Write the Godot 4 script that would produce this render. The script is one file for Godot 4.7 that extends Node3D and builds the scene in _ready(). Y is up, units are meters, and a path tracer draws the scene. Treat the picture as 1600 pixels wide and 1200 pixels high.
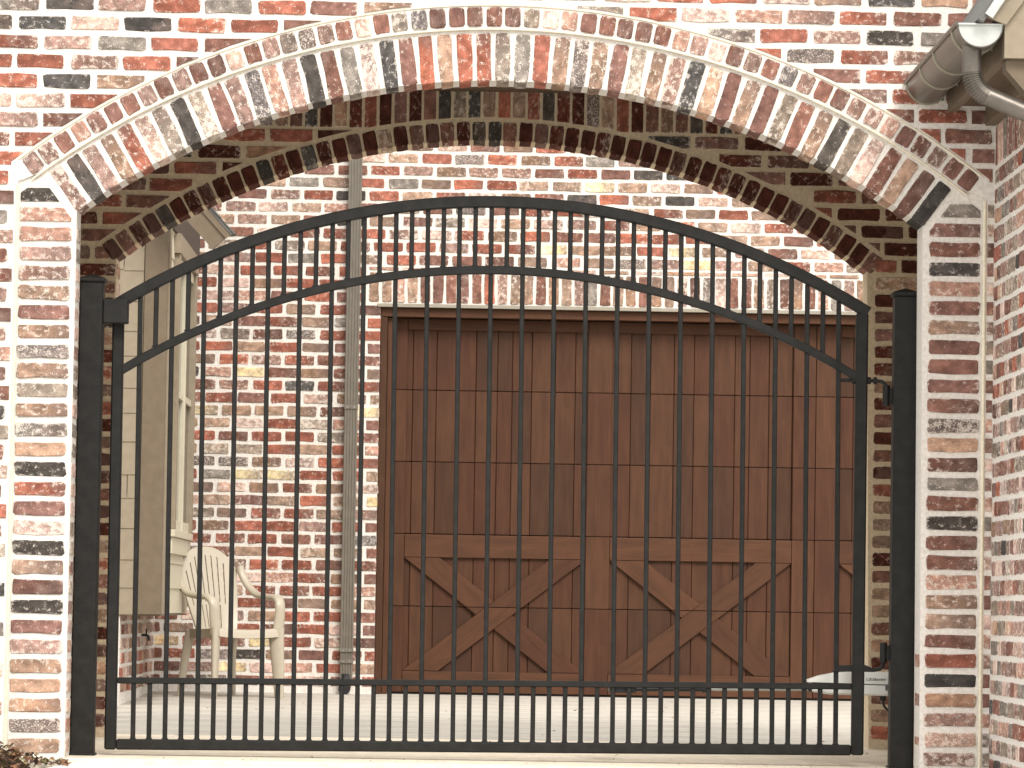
extends Node3D
# A brick carriage archway with an iron gate, seen from the drive.  x right, y up, +z towards the street.

const AC := Vector2(0.185, -0.14)      # centre of the front arch
const AR := 3.078                      # its inner radius
const BC := Vector2(0.172, -0.114)     # centre of the inner arch
const BR := 3.03
const JL := -1.635                     # jambs of both openings
const JR := 2.016
const ZB := -8.8                       # face of the garage wall
const ZR := -2.05                      # face of the inner archway wall
const BL := 0.203                      # brick
const BH := 0.0585
const CLS := "RDPTGKSWCBN"

var rng := RandomNumberGenerator.new()
var M := {}
var cache := {}
var base_of := {}

# ------------------------------------------------------------------ mesh builder
class MB:
	var v := PackedVector3Array()
	var n := PackedVector3Array()
	var t := PackedVector2Array()
	var flat := false
	func tri(a: Vector3, b: Vector3, c: Vector3, ua := Vector2.ZERO, ub := Vector2.ZERO, uc := Vector2.ZERO) -> void:
		var nn := (b - a).cross(c - a)
		if nn.length_squared() < 1e-16:
			return
		nn = nn.normalized()
		v.append_array([a, c, b]); n.append_array([nn, nn, nn]); t.append_array([ua, uc, ub])
	func stri(a: Vector3, b: Vector3, c: Vector3, na: Vector3, nb: Vector3, nc: Vector3, ua := Vector2.ZERO, ub := Vector2.ZERO, uc := Vector2.ZERO) -> void:
		v.append_array([a, c, b]); n.append_array([na, nc, nb]); t.append_array([ua, uc, ub])
	func quad(a: Vector3, b: Vector3, c: Vector3, d: Vector3, ua := Vector2.ZERO, ub := Vector2.ZERO, uc := Vector2.ZERO, ud := Vector2.ZERO) -> void:
		tri(a, b, c, ua, ub, uc); tri(a, c, d, ua, uc, ud)
	# box with chamfered edges; length of a board runs along its local y
	func box(x: Transform3D, s: Vector3, c := 0.002, off := Vector2.ZERO) -> void:
		var h := s / 2.0
		c = minf(c, minf(h.x, minf(h.y, h.z)) * 0.6)
		for ax in 3:
			var a1 := (ax + 1) % 3
			var a2 := (ax + 2) % 3
			for sg in [-1.0, 1.0]:
				var q: Array[Vector3] = []
				for k in [[-1, -1], [1, -1], [1, 1], [-1, 1]]:
					var p := Vector3.ZERO
					p[ax] = sg * h[ax]
					p[a1] = k[0] * (h[a1] - c)
					p[a2] = k[1] * (h[a2] - c)
					q.append(p)
				if sg < 0: q.reverse()
				_q(x, q, off)
		if c <= 0.0: return
		for ax in 3:
			var a1 := (ax + 1) % 3
			var a2 := (ax + 2) % 3
			for s1 in [-1.0, 1.0]:
				for s2 in [-1.0, 1.0]:
					var q: Array[Vector3] = []
					for k in [[-1, 0], [1, 0], [1, 1], [-1, 1]]:
						var p := Vector3.ZERO
						p[ax] = k[0] * (h[ax] - c)
						p[a1] = s1 * (h[a1] - (c if k[1] == 1 else 0.0))
						p[a2] = s2 * (h[a2] - (0.0 if k[1] == 1 else c))
						q.append(p)
					if s1 * s2 < 0: q.reverse()
					_q(x, q, off)
		for sx in [-1.0, 1.0]:
			for sy in [-1.0, 1.0]:
				for sz in [-1.0, 1.0]:
					var a := Vector3(sx * h.x, sy * (h.y - c), sz * (h.z - c))
					var b := Vector3(sx * (h.x - c), sy * h.y, sz * (h.z - c))
					var d := Vector3(sx * (h.x - c), sy * (h.y - c), sz * h.z)
					if sx * sy * sz > 0: tri(x * a, x * b, x * d, _u(a, off), _u(b, off), _u(d, off))
					else: tri(x * a, x * d, x * b, _u(a, off), _u(d, off), _u(b, off))
	func _u(p: Vector3, off: Vector2) -> Vector2:
		return Vector2(p.x + p.z, p.y) + off
	func _q(x: Transform3D, q: Array[Vector3], off: Vector2) -> void:
		quad(x * q[0], x * q[1], x * q[2], x * q[3], _u(q[0], off), _u(q[1], off), _u(q[2], off), _u(q[3], off))
	func bx(lo: Vector3, hi: Vector3, c := 0.002) -> void:
		box(Transform3D(Basis(), (lo + hi) / 2.0), hi - lo, c)
	# polygon (seen from local +z, anticlockwise) from z0 to z1, front edge bevelled by c
	func prism(p: PackedVector2Array, z0: float, z1: float, x := Transform3D(), c := 0.0, dir := Vector2(0, 1), off := Vector2.ZERO) -> void:
		if Geometry2D.is_polygon_clockwise(p): p.reverse()
		var f := p.duplicate()
		if c > 0.0:
			var g := Geometry2D.offset_polygon(p, -c)
			if g.size() == 1 and g[0].size() == p.size():
				var best := 0
				for i in g[0].size():
					if g[0][i].distance_squared_to(p[0]) < g[0][best].distance_squared_to(p[0]): best = i
				var h: PackedVector2Array = g[0]
				if Geometry2D.is_polygon_clockwise(h): h.reverse(); best = h.size() - 1 - best
				for i in p.size(): f[i] = h[(best + i) % h.size()]
			else: c = 0.0
		var idx := Geometry2D.triangulate_polygon(f)
		var pr := Vector2(dir.y, -dir.x)
		for i in range(0, idx.size(), 3):
			var q := [f[idx[i]], f[idx[i + 1]], f[idx[i + 2]]]
			if (q[1] - q[0]).cross(q[2] - q[0]) < 0: q = [q[0], q[2], q[1]]
			var a: Array[Vector3] = []
			var u: Array[Vector2] = []
			for k in q: a.append(x * Vector3(k.x, k.y, z1)); u.append(Vector2(k.dot(pr), k.dot(dir)) + off)
			tri(a[0], a[1], a[2], u[0], u[1], u[2])
			tri(x * Vector3(q[0].x, q[0].y, z0), x * Vector3(q[2].x, q[2].y, z0), x * Vector3(q[1].x, q[1].y, z0), u[0], u[2], u[1])
		for i in p.size():
			var j := (i + 1) % p.size()
			var ui := Vector2(p[i].dot(pr), p[i].dot(dir)) + off
			var uj := Vector2(p[j].dot(pr), p[j].dot(dir)) + off
			quad(x * Vector3(p[i].x, p[i].y, z0), x * Vector3(p[j].x, p[j].y, z0), x * Vector3(p[j].x, p[j].y, z1 - c), x * Vector3(p[i].x, p[i].y, z1 - c), ui, uj, uj + Vector2(0.02, 0), ui + Vector2(0.02, 0))
			if c > 0.0:
				quad(x * Vector3(p[i].x, p[i].y, z1 - c), x * Vector3(p[j].x, p[j].y, z1 - c), x * Vector3(f[j].x, f[j].y, z1), x * Vector3(f[i].x, f[i].y, z1), ui, uj, uj, ui)
	# sweep of an elliptic or chamfered-square section; wid/thk per point; side is the direction of the width
	func sweep(path: PackedVector3Array, wid: PackedFloat32Array, thk: PackedFloat32Array, side: Vector3, square := false, caps := true) -> void:
		var prof := PackedVector2Array()
		if square:
			for k in [[1, .82], [.82, 1], [-.82, 1], [-1, .82], [-1, -.82], [-.82, -1], [.82, -1], [1, -.82]]: prof.append(Vector2(k[0], k[1]) * 0.5)
		else:
			for k in 12: prof.append(Vector2(cos(k * TAU / 12), sin(k * TAU / 12)) * 0.5)
		var m := prof.size()
		var rings := []
		var nrm := []
		for i in path.size():
			var tg := (path[mini(i + 1, path.size() - 1)] - path[maxi(i - 1, 0)]).normalized()
			var up := side.cross(tg).normalized()
			var sd := tg.cross(up).normalized()
			var w: float = wid[mini(i, wid.size() - 1)]
			var h: float = thk[mini(i, thk.size() - 1)]
			var r := PackedVector3Array()
			var rn := PackedVector3Array()
			for q in prof:
				r.append(path[i] + sd * q.x * w + up * q.y * h)
				rn.append((sd * q.x / maxf(w, 1e-5) + up * q.y / maxf(h, 1e-5)).normalized())
			rings.append(r); nrm.append(rn)
		for i in path.size() - 1:
			for k in m:
				var l := (k + 1) % m
				var a: Vector3 = rings[i][k]
				var b: Vector3 = rings[i][l]
				var c: Vector3 = rings[i + 1][l]
				var d: Vector3 = rings[i + 1][k]
				if square or flat: quad(a, d, c, b)
				else:
					stri(a, d, c, nrm[i][k], nrm[i + 1][k], nrm[i + 1][l]); stri(a, c, b, nrm[i][k], nrm[i + 1][l], nrm[i][l])
		if caps:
			for e in [0, path.size() - 1]:
				var r: PackedVector3Array = rings[e]
				for k in range(1, m - 1):
					if e == 0: tri(r[0], r[k], r[k + 1])
					else: tri(r[0], r[k + 1], r[k])
	func tube(path: PackedVector3Array, d: float) -> void:
		var tg := (path[path.size() - 1] - path[0]).normalized()
		var s := Vector3.FORWARD if absf(tg.z) < 0.8 else Vector3.RIGHT
		sweep(path, PackedFloat32Array([d]), PackedFloat32Array([d]), s)
	# thin shell: fn(u, v) gives a point; keep(i, j) false leaves a hole
	func sheet(fn: Callable, nu: int, nv: int, keep: Callable, thick: float) -> void:
		var g := []
		for i in nu + 1:
			var col := []
			for j in nv + 1: col.append(fn.call(float(i) / nu, float(j) / nv))
			g.append(col)
		var nn := []
		for i in nu + 1:
			var col := []
			for j in nv + 1:
				var du: Vector3 = g[mini(i + 1, nu)][j] - g[maxi(i - 1, 0)][j]
				var dv: Vector3 = g[i][mini(j + 1, nv)] - g[i][maxi(j - 1, 0)]
				col.append(du.cross(dv).normalized())
			nn.append(col)
		var has := func(i: int, j: int) -> bool:
			return i >= 0 and j >= 0 and i < nu and j < nv and keep.call(i, j)
		for i in nu:
			for j in nv:
				if not has.call(i, j): continue
				var id := [[i, j], [i + 1, j], [i + 1, j + 1], [i, j + 1]]
				var p := []
				var q := []
				var w := []
				for k in id:
					p.append(g[k[0]][k[1]] + nn[k[0]][k[1]] * thick / 2); q.append(g[k[0]][k[1]] - nn[k[0]][k[1]] * thick / 2); w.append(nn[k[0]][k[1]])
				stri(p[0], p[1], p[2], w[0], w[1], w[2]); stri(p[0], p[2], p[3], w[0], w[2], w[3])
				stri(q[0], q[2], q[1], -w[0], -w[2], -w[1]); stri(q[0], q[3], q[2], -w[0], -w[3], -w[2])
				var nb := [[i, j - 1], [i + 1, j], [i, j + 1], [i - 1, j]]
				for e in 4:
					if not has.call(nb[e][0], nb[e][1]):
						quad(q[e], q[(e + 1) % 4], p[(e + 1) % 4], p[e])
	func mesh(shift: Vector3) -> ArrayMesh:
		var a := []
		a.resize(Mesh.ARRAY_MAX)
		var w := v.duplicate()
		for i in w.size(): w[i] -= shift
		a[Mesh.ARRAY_VERTEX] = w; a[Mesh.ARRAY_NORMAL] = n; a[Mesh.ARRAY_TEX_UV] = t
		var m := ArrayMesh.new()
		m.add_surface_from_arrays(Mesh.PRIMITIVE_TRIANGLES, a)
		return m
	func middle() -> Vector3:
		var b := AABB(v[0], Vector3.ZERO)
		for p in v: b = b.expand(p)
		return b.get_center()

# ------------------------------------------------------------------ nodes
func thing(called: String, label: String, category: String, at: Vector3, group := "") -> Node3D:
	var o := Node3D.new()
	o.name = called
	add_child(o, true)
	o.position = at
	base_of[o] = at
	o.set_meta("label", label); o.set_meta("category", category)
	if group: o.set_meta("group", group)
	return o

func node(called: String, parent: Node3D, at: Vector3) -> Node3D:
	var o := Node3D.new()
	o.name = called
	parent.add_child(o, true)
	o.position = at - base_of[parent]
	base_of[o] = at
	return o

func put(b: MB, called: String, mat: Material, parent: Node3D) -> MeshInstance3D:
	var c := b.middle()
	var o := MeshInstance3D.new()
	o.name = called
	o.mesh = b.mesh(c)
	o.mesh.surface_set_material(0, mat)
	parent.add_child(o, true)
	var pb: Vector3 = base_of.get(parent, Vector3.ZERO)
	o.position = c - pb
	base_of[o] = c
	return o

func struct(b: MB, called: String, mat: Material) -> MeshInstance3D:
	var o := put(b, called, mat, self)
	o.set_meta("kind", "structure")
	return o

func one_box(called: String, lo: Vector3, hi: Vector3, mat: Material, parent: Node3D, c := 0.002) -> MeshInstance3D:
	var b := MB.new()
	b.bx(lo, hi, c)
	return put(b, called, mat, parent)

# ------------------------------------------------------------------ textures
func noise_bytes(w: int, h: int, freq: float, oct: int, sd: int, warp := 0.0, kind := FastNoiseLite.TYPE_SIMPLEX_SMOOTH, seamless := false) -> PackedByteArray:
	var f := FastNoiseLite.new()
	f.seed = sd; f.frequency = freq; f.noise_type = kind
	f.fractal_type = FastNoiseLite.FRACTAL_FBM if oct > 1 else FastNoiseLite.FRACTAL_NONE
	f.fractal_octaves = oct
	if warp > 0.0:
		f.domain_warp_enabled = true; f.domain_warp_amplitude = warp; f.domain_warp_frequency = freq
	var im := f.get_seamless_image(w, h, false, false, 0.15, true) if seamless else f.get_image(w, h, false, false, true)
	im.convert(Image.FORMAT_L8)
	return im.get_data()

func tex(im: Image) -> ImageTexture:
	return ImageTexture.create_from_image(im)

func brick_atlas() -> void:
	var S := 1024
	var b1 := noise_bytes(S, S, 0.022, 4, 11)
	var b2 := noise_bytes(S, S, 0.22, 2, 12)
	var b3 := noise_bytes(S, S, 0.045, 6, 13, 14.0)
	var b4 := noise_bytes(S, S, 0.16, 3, 14, 6.0)
	var out := PackedByteArray(); out.resize(S * S * 3); out.fill(128)
	var hgt := PackedByteArray(); hgt.resize(S * S); hgt.fill(128)
	#        r   g   b   lime threshold, speckle threshold
	var base := {"R": [140, 89, 75, .69, .90], "D": [116, 86, 78, .72, .86], "P": [146, 117, 107, .60, .80], "T": [156, 128, 110, .65, .88], "G": [132, 122, 113, .63, .82],
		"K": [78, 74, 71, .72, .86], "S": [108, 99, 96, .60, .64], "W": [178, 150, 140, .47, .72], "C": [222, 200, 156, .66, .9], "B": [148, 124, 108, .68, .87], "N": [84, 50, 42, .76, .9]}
	for row in 21:
		var k: Array = base[CLS[mini(row / 2, 10)]]
		for colm in 8:
			var j := rng.randf_range(0.86, 1.12)
			var warm := rng.randf_range(-0.012, 0.045)
			var r0: float = k[0] * j * (1 + warm)
			var g0: float = k[1] * j
			var c0: float = k[2] * j * (1 - warm)
			var thr: float = k[3] + rng.randf_range(-0.10, 0.09)
			var sthr: float = k[4] + rng.randf_range(-0.06, 0.06)
			var two := rng.randf() < 0.45
			var at2 := rng.randf_range(0.3, 0.7)
			var r1 := lerpf(r0, 104, 0.55)
			var g1 := lerpf(g0, 88, 0.55)
			var c1 := lerpf(c0, 82, 0.55)
			var ew := rng.randf_range(1.6, 3.4)
			var eb := rng.randf_range(0.20, 0.46)
			var haze := rng.randf_range(0.12, 0.34) if rng.randf() < 0.4 else 0.0
			var hazed := rng.randf_range(22, 60)
			var flip := rng.randf() < 0.5
			var top := rng.randf() < 0.4
			for y in 48:
				var dv := minf(y, 47 - y) * 1.0
				if top: dv = minf(y * 0.6, 47 - y)
				for x in 128:
					var i := (row * 48 + y) * S + colm * 128 + x
					var m := b1[i] / 255.0
					var f := b2[i] / 255.0
					var s := b3[i] / 255.0
					var e := minf(minf(x, 127 - x) * 0.75, dv)
					var q := (0.76 + 0.48 * m) * (0.86 + 0.28 * f)
					var r := r0
					var g := g0
					var c := c0
					if two:
						var tt := clampf((x / 128.0 + (m - 0.5) * 0.9 - at2) * 5.0, 0, 1)
						r = lerpf(r0, r1, tt); g = lerpf(g0, g1, tt); c = lerpf(c0, c1, tt)
					var lime := clampf((s + (f - 0.5) * 0.42 + (b4[i] / 255.0 - 0.5) * 0.25 + haze * exp(-((127 - x) if flip else x) / hazed) + eb * exp(-e / ew) - thr) * 3.4, 0, 0.9) * (0.5 + 0.5 * f)
					lime = maxf(lime, clampf((b4[i] / 255.0 - sthr) * 7.0, 0, 0.8))
					out[i * 3] = int(clampf(lerpf(r * q, 226, lime), 0, 255))
					out[i * 3 + 1] = int(clampf(lerpf(g * q, 216, lime), 0, 255))
					out[i * 3 + 2] = int(clampf(lerpf(c * q, 204, lime), 0, 255))
					hgt[i] = int(clampf(90 * m + 60 * f + 70 * lime, 0, 255))
	var im := Image.create_from_data(S, S, false, Image.FORMAT_RGB8, out)
	var bump := Image.create_from_data(S, S, false, Image.FORMAT_L8, hgt)
	bump.convert(Image.FORMAT_RGBA8)
	bump.bump_map_to_normal_map(3.0)
	var m := StandardMaterial3D.new()
	m.albedo_texture = tex(im)
	m.normal_enabled = true; m.normal_texture = tex(bump); m.normal_scale = 0.8
	m.roughness = 0.92; m.metallic_specular = 0.2
	M.brick = m

# a world-triplanar surface of two noises between colours
func ground_mat(called: String, lo: Color, hi: Color, f1: float, scale: Vector3, sd: int, rough := 0.9, bump := 3.0, speck := 0.0) -> StandardMaterial3D:
	var S := 512
	var a := noise_bytes(S, S, f1, 4, sd, 0.0, FastNoiseLite.TYPE_SIMPLEX_SMOOTH, true)
	var b := noise_bytes(S, S, 0.18, 3, sd + 1, 0.0, FastNoiseLite.TYPE_SIMPLEX_SMOOTH, true)
	var out := PackedByteArray(); out.resize(S * S * 3)
	var hgt := PackedByteArray(); hgt.resize(S * S)
	for i in S * S:
		var t := clampf(0.55 * a[i] / 255.0 + 0.45 * b[i] / 255.0, 0, 1)
		t = clampf((t - 0.5) * 1.5 + 0.5, 0, 1)
		if speck > 0.0 and b[i] > 255 * (1.0 - speck): t = maxf(t - 0.7, 0)
		out[i * 3] = int(255 * lerpf(lo.r, hi.r, t)); out[i * 3 + 1] = int(255 * lerpf(lo.g, hi.g, t)); out[i * 3 + 2] = int(255 * lerpf(lo.b, hi.b, t))
		hgt[i] = int((a[i] + b[i] * 2) / 3.0)
	var m := StandardMaterial3D.new()
	m.resource_name = called
	m.albedo_texture = tex(Image.create_from_data(S, S, false, Image.FORMAT_RGB8, out))
	var h := Image.create_from_data(S, S, false, Image.FORMAT_L8, hgt)
	h.convert(Image.FORMAT_RGBA8)
	h.bump_map_to_normal_map(bump)
	m.normal_enabled = true; m.normal_texture = tex(h)
	m.uv1_triplanar = true; m.uv1_world_triplanar = true; m.uv1_scale = scale
	m.roughness = rough; m.metallic_specular = 0.25
	return m

func wood_mats() -> void:
	var S := 512
	var f := FastNoiseLite.new()
	f.seed = 71; f.frequency = 0.03; f.fractal_octaves = 4
	var g := FastNoiseLite.new()
	g.seed = 72; g.frequency = 0.012; g.fractal_octaves = 2
	var out := PackedByteArray(); out.resize(S * S * 3)
	var hgt := PackedByteArray(); hgt.resize(S * S)
	for y in S:
		for x in S:
			var w := g.get_noise_2d(x * 1.2, y * 0.25) * 14.0
			var a := f.get_noise_2d(x * 5.0 + w * 6.0, y * 0.14) * 0.5 + 0.5
			var b := g.get_noise_2d(x * 1.1 + 400, y * 0.5) * 0.5 + 0.5
			var t := clampf(0.55 * a + 0.5 * b, 0, 1)
			var i := y * S + x
			out[i * 3] = int(lerpf(170, 255, t)); out[i * 3 + 1] = int(lerpf(158, 250, t)); out[i * 3 + 2] = int(lerpf(150, 245, t))
			hgt[i] = int(255 * a)
	var at := tex(Image.create_from_data(S, S, false, Image.FORMAT_RGB8, out))
	var h := Image.create_from_data(S, S, false, Image.FORMAT_L8, hgt)
	h.convert(Image.FORMAT_RGBA8)
	h.bump_map_to_normal_map(1.5)
	var nt := tex(h)
	for k in 6:
		var m := StandardMaterial3D.new()
		var c := Color8(84, 56, 38)
		var j: float = [0.92, 1.0, 1.07, 0.97, 1.12, 1.03][k]
		m.albedo_color = Color(c.r * j * [1.0, 1.03, 1.0, 1.06, 1.0, 0.97][k], c.g * j, c.b * j)
		m.albedo_texture = at
		m.normal_enabled = true; m.normal_texture = nt; m.normal_scale = 0.5
		m.roughness = 0.62; m.metallic_specular = 0.35
		m.uv1_scale = Vector3(2.2, 0.8, 1)
		M["wood%d" % k] = m

func plain_mat(c: Color, rough := 0.6, metal := 0.0, spec := 0.5) -> StandardMaterial3D:
	var m := StandardMaterial3D.new()
	m.albedo_color = c; m.roughness = rough; m.metallic = metal; m.metallic_specular = spec
	return m

# paint or metal with faint mottling and dust
func worn_mat(c: Color, rough: float, amount: float, freq: float, sd: int, metal := 0.0, spec := 0.5) -> StandardMaterial3D:
	var m := ground_mat("paint", c.darkened(amount), c.lightened(amount), freq, Vector3(1.3, 1.3, 1.3), sd, rough, 0.6)
	m.metallic = metal; m.metallic_specular = spec; m.normal_scale = 0.4
	return m

func materials() -> void:
	brick_atlas()
	M.mortar = ground_mat("mortar", Color8(210, 202, 192), Color8(240, 236, 230), 0.03, Vector3(2.5, 2.5, 2.5), 21, 0.95, 6.0, 0.10)
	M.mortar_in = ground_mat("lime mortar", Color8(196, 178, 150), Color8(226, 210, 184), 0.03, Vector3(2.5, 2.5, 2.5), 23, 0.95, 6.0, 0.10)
	M.bead = ground_mat("pointing", Color8(206, 194, 168), Color8(234, 226, 206), 0.03, Vector3(3, 3, 3), 25, 0.95, 5.0)
	M.concrete = ground_mat("brushed concrete", Color8(140, 134, 124), Color8(206, 199, 187), 0.018, Vector3(0.16, 0.5, 1.5), 31, 0.88, 1.2)
	M.slab = ground_mat("slab concrete", Color8(196, 184, 164), Color8(224, 214, 196), 0.02, Vector3(0.6, 0.6, 0.8), 33, 0.9, 1.2, 0.04)
	M.apron = ground_mat("apron concrete", Color8(190, 186, 180), Color8(222, 219, 214), 0.02, Vector3(0.7, 0.7, 0.7), 35, 0.9, 1.5, 0.05)
	M.soil = ground_mat("soil", Color8(40, 28, 21), Color8(72, 50, 36), 0.05, Vector3(3, 3, 3), 37, 1.0, 8.0)
	M.lawn = ground_mat("far ground", Color8(120, 118, 106), Color8(156, 152, 140), 0.02, Vector3(0.2, 0.2, 0.2), 39, 1.0, 2.0)
	M.iron = worn_mat(Color8(27, 26, 24), 0.55, 0.06, 0.02, 41, 0.0, 0.3)
	M.black = plain_mat(Color8(26, 26, 28), 0.5)
	M.beige = worn_mat(Color8(134, 121, 101), 0.6, 0.05, 0.02, 43)
	M.tan = worn_mat(Color8(100, 85, 66), 0.6, 0.05, 0.02, 45)
	M.cream = worn_mat(Color8(192, 184, 162), 0.6, 0.04, 0.02, 47)
	M.plank = worn_mat(Color8(84, 64, 46), 0.7, 0.12, 0.03, 49)
	M.spout = worn_mat(Color8(104, 97, 86), 0.5, 0.06, 0.02, 51)
	M.gutter = worn_mat(Color8(98, 91, 83), 0.36, 0.10, 0.02, 53, 0.6)
	M.galv = worn_mat(Color8(188, 190, 186), 0.38, 0.06, 0.02, 55, 0.7)
	M.strap = worn_mat(Color8(150, 146, 126), 0.4, 0.05, 0.02, 65, 0.4)
	M.dark = worn_mat(Color8(58, 46, 36), 0.7, 0.05, 0.02, 67)  # shade on the upper bay wall, put into the colour
	M.roof = ground_mat("shingle", Color8(92, 92, 90), Color8(122, 121, 117), 0.06, Vector3(4, 4, 4), 57, 0.95, 6.0)
	M.plastic = worn_mat(Color8(168, 158, 140), 0.38, 0.03, 0.02, 59)
	M.unit = worn_mat(Color8(244, 242, 234), 0.4, 0.03, 0.02, 61)
	M.steel = worn_mat(Color8(150, 142, 128), 0.5, 0.06, 0.02, 63, 0.3)
	M.ink = plain_mat(Color8(30, 32, 44), 0.6)
	var gl := StandardMaterial3D.new()
	gl.albedo_color = Color(0.10, 0.11, 0.12); gl.roughness = 0.06; gl.metallic_specular = 0.8
	M.glass = gl
	wood_mats()

# ------------------------------------------------------------------ bricks
func cell_of(cls: String) -> int:
	var k := CLS.find(cls)
	return k * 16 + rng.randi_range(0, 7 if k == 10 else 15)

func uv_at(cell: int, f: Vector2) -> Vector2:
	var col := cell % 8
	var row := cell / 8
	return Vector2((col + 0.012 + 0.976 * clampf(f.x, 0, 1)) * 128.0, (row + 0.03 + 0.94 * (1.0 - clampf(f.y, 0, 1))) * 48.0) / 1024.0

# front face with worn rim; outline in metres round the middle; full gives the size that the texture cell spans
func brick_into(b: MB, p: PackedVector2Array, cell: int, x: Transform3D, depth: float, full: Vector2, shift := Vector2(0.5, 0.5), bev := 0.003) -> void:
	if Geometry2D.is_polygon_clockwise(p): p.reverse()
	var c := Vector2.ZERO
	for q in p: c += q
	c /= p.size()
	var fr := PackedVector2Array()
	for q in p: fr.append(q + (c - q).normalized() * minf(bev * 1.4, (c - q).length() * 0.4))
	var idx := Geometry2D.triangulate_polygon(fr)
	var uv := func(q: Vector2) -> Vector2: return uv_at(cell, q / full + shift)
	for i in range(0, idx.size(), 3):
		var q := [fr[idx[i]], fr[idx[i + 1]], fr[idx[i + 2]]]
		if (q[1] - q[0]).cross(q[2] - q[0]) < 0: q = [q[0], q[2], q[1]]
		b.tri(x * Vector3(q[0].x, q[0].y, 0), x * Vector3(q[1].x, q[1].y, 0), x * Vector3(q[2].x, q[2].y, 0), uv.call(q[0]), uv.call(q[1]), uv.call(q[2]))
	for i in p.size():
		var j := (i + 1) % p.size()
		var a := Vector3(p[i].x, p[i].y, -bev)
		var d := Vector3(p[j].x, p[j].y, -bev)
		b.quad(x * a, x * d, x * Vector3(fr[j].x, fr[j].y, 0), x * Vector3(fr[i].x, fr[i].y, 0), uv.call(p[i]), uv.call(p[j]), uv.call(fr[j]), uv.call(fr[i]))
		var back := Vector3(0, 0, -depth)
		var ia: Vector2 = uv.call(p[i].lerp(c, 0.25))
		var ja: Vector2 = uv.call(p[j].lerp(c, 0.25))
		b.quad(x * (Vector3(p[i].x, p[i].y, 0) + back), x * (Vector3(p[j].x, p[j].y, 0) + back), x * d, x * a, uv.call(p[i].lerp(c, 0.8)), uv.call(p[j].lerp(c, 0.8)), ja, ia)

func worn_outline(w: float, h: float, amp: float) -> PackedVector2Array:
	var p := PackedVector2Array()
	var x := w / 2
	var y := h / 2
	var k := minf(h * 0.16, 0.008)
	for q in [[-x + k, -y], [-x * 0.1, -y], [x - k, -y], [x, -y + k], [x, y - k], [x - k, y], [x * 0.12, y], [-x + k, y], [-x, y - k], [-x, -y + k]]:
		p.append(Vector2(q[0] + rng.randf_range(-amp, amp), q[1] + rng.randf_range(-amp, amp)))
	return p

func brick_mesh(cls: String, header: bool, depth: float) -> ArrayMesh:
	var cell := cell_of(cls)
	var side := rng.randi_range(0, 1)
	var key := "%d %s %d %.2f" % [cell, header, side, depth]
	if not cache.has(key):
		var b := MB.new()
		if header: brick_into(b, worn_outline(0.095, BH, 0.0022), cell, Transform3D(), depth, Vector2(BL, BH), Vector2(0.26 if side == 0 else 0.74, 0.5))
		else: brick_into(b, worn_outline(BL, BH, 0.0036), cell, Transform3D(), depth, Vector2(BL * 1.0, BH), Vector2(0.5, 0.5))
		var m := b.mesh(Vector3.ZERO)
		m.surface_set_material(0, M.brick)
		cache[key] = m
	return cache[key]

# one whole brick as a node of its own, or into a joined mesh
func lay(parent: Node3D, cls: String, x: Transform3D, w: float, h: float, depth := 0.05, joined: MB = null) -> void:
	x = x * Transform3D(Basis(Vector3(0, 0, 1), rng.randf_range(-0.006, 0.006)), Vector3(0, 0, rng.randf_range(-0.0025, 0.0025)))
	if joined:
		brick_into(joined, worn_outline(w, h, 0.0028), cell_of(cls), x, depth, Vector2(maxf(w, BL), h))
		return
	var header := w < 0.15
	var o := MeshInstance3D.new()
	o.name = "brick"
	o.mesh = brick_mesh(cls, header, depth)
	parent.add_child(o, true)
	o.transform = Transform3D(x.basis * Basis.from_scale(Vector3(w / (0.095 if header else BL), h / BH, 1)), x.origin - base_of[parent])

func lay_cut(parent: Node3D, cls: String, p: PackedVector2Array, frame: Transform3D, depth := 0.05, joined: MB = null, grain_up := false) -> void:
	# p in the plane of frame
	var c := Vector2.ZERO
	for q in p: c += q
	c /= p.size()
	var l := PackedVector2Array()
	for q in p: l.append(q - c + Vector2(rng.randf_range(-0.0015, 0.0015), rng.randf_range(-0.0015, 0.0015)))
	if Geometry2D.triangulate_polygon(l).is_empty(): return
	var b: MB = joined if joined else MB.new()
	var x := Transform3D(Basis(), Vector3(c.x, c.y, rng.randf_range(-0.0025, 0.0025)))
	if grain_up:
		var r := PackedVector2Array()
		for q in l: r.append(Vector2(q.y, -q.x))
		l = r
		x = x * Transform3D(Basis(Vector3(0, 0, 1), PI / 2), Vector3.ZERO)
	brick_into(b, l, cell_of(cls), (frame * x) if joined else Transform3D(), depth, Vector2(BL, BH))
	if joined: return
	var o := MeshInstance3D.new()
	o.name = "brick"
	o.mesh = b.mesh(Vector3.ZERO)
	o.mesh.surface_set_material(0, M.brick)
	parent.add_child(o, true)
	var g := frame * x
	o.transform = Transform3D(g.basis, g.origin - base_of[parent])

func pick(weights: Dictionary) -> String:
	var s := 0.0
	for k in weights: s += weights[k]
	var r := rng.randf() * s
	for k in weights:
		r -= weights[k]
		if r <= 0: return k
	return "D"

func area(p: PackedVector2Array) -> float:
	var s := 0.0
	for i in p.size(): s += p[i].cross(p[(i + 1) % p.size()])
	return absf(s) / 2

func rect(x0: float, y0: float, x1: float, y1: float) -> PackedVector2Array:
	return PackedVector2Array([Vector2(x0, y0), Vector2(x1, y0), Vector2(x1, y1), Vector2(x0, y1)])

func arc(c: Vector2, r: float, a0: float, a1: float, n: int) -> PackedVector2Array:   # angles from the vertical, to the right
	var p := PackedVector2Array()
	for i in n + 1:
		var a := lerpf(a0, a1, float(i) / n)
		p.append(c + Vector2(sin(a), cos(a)) * r)
	return p

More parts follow.
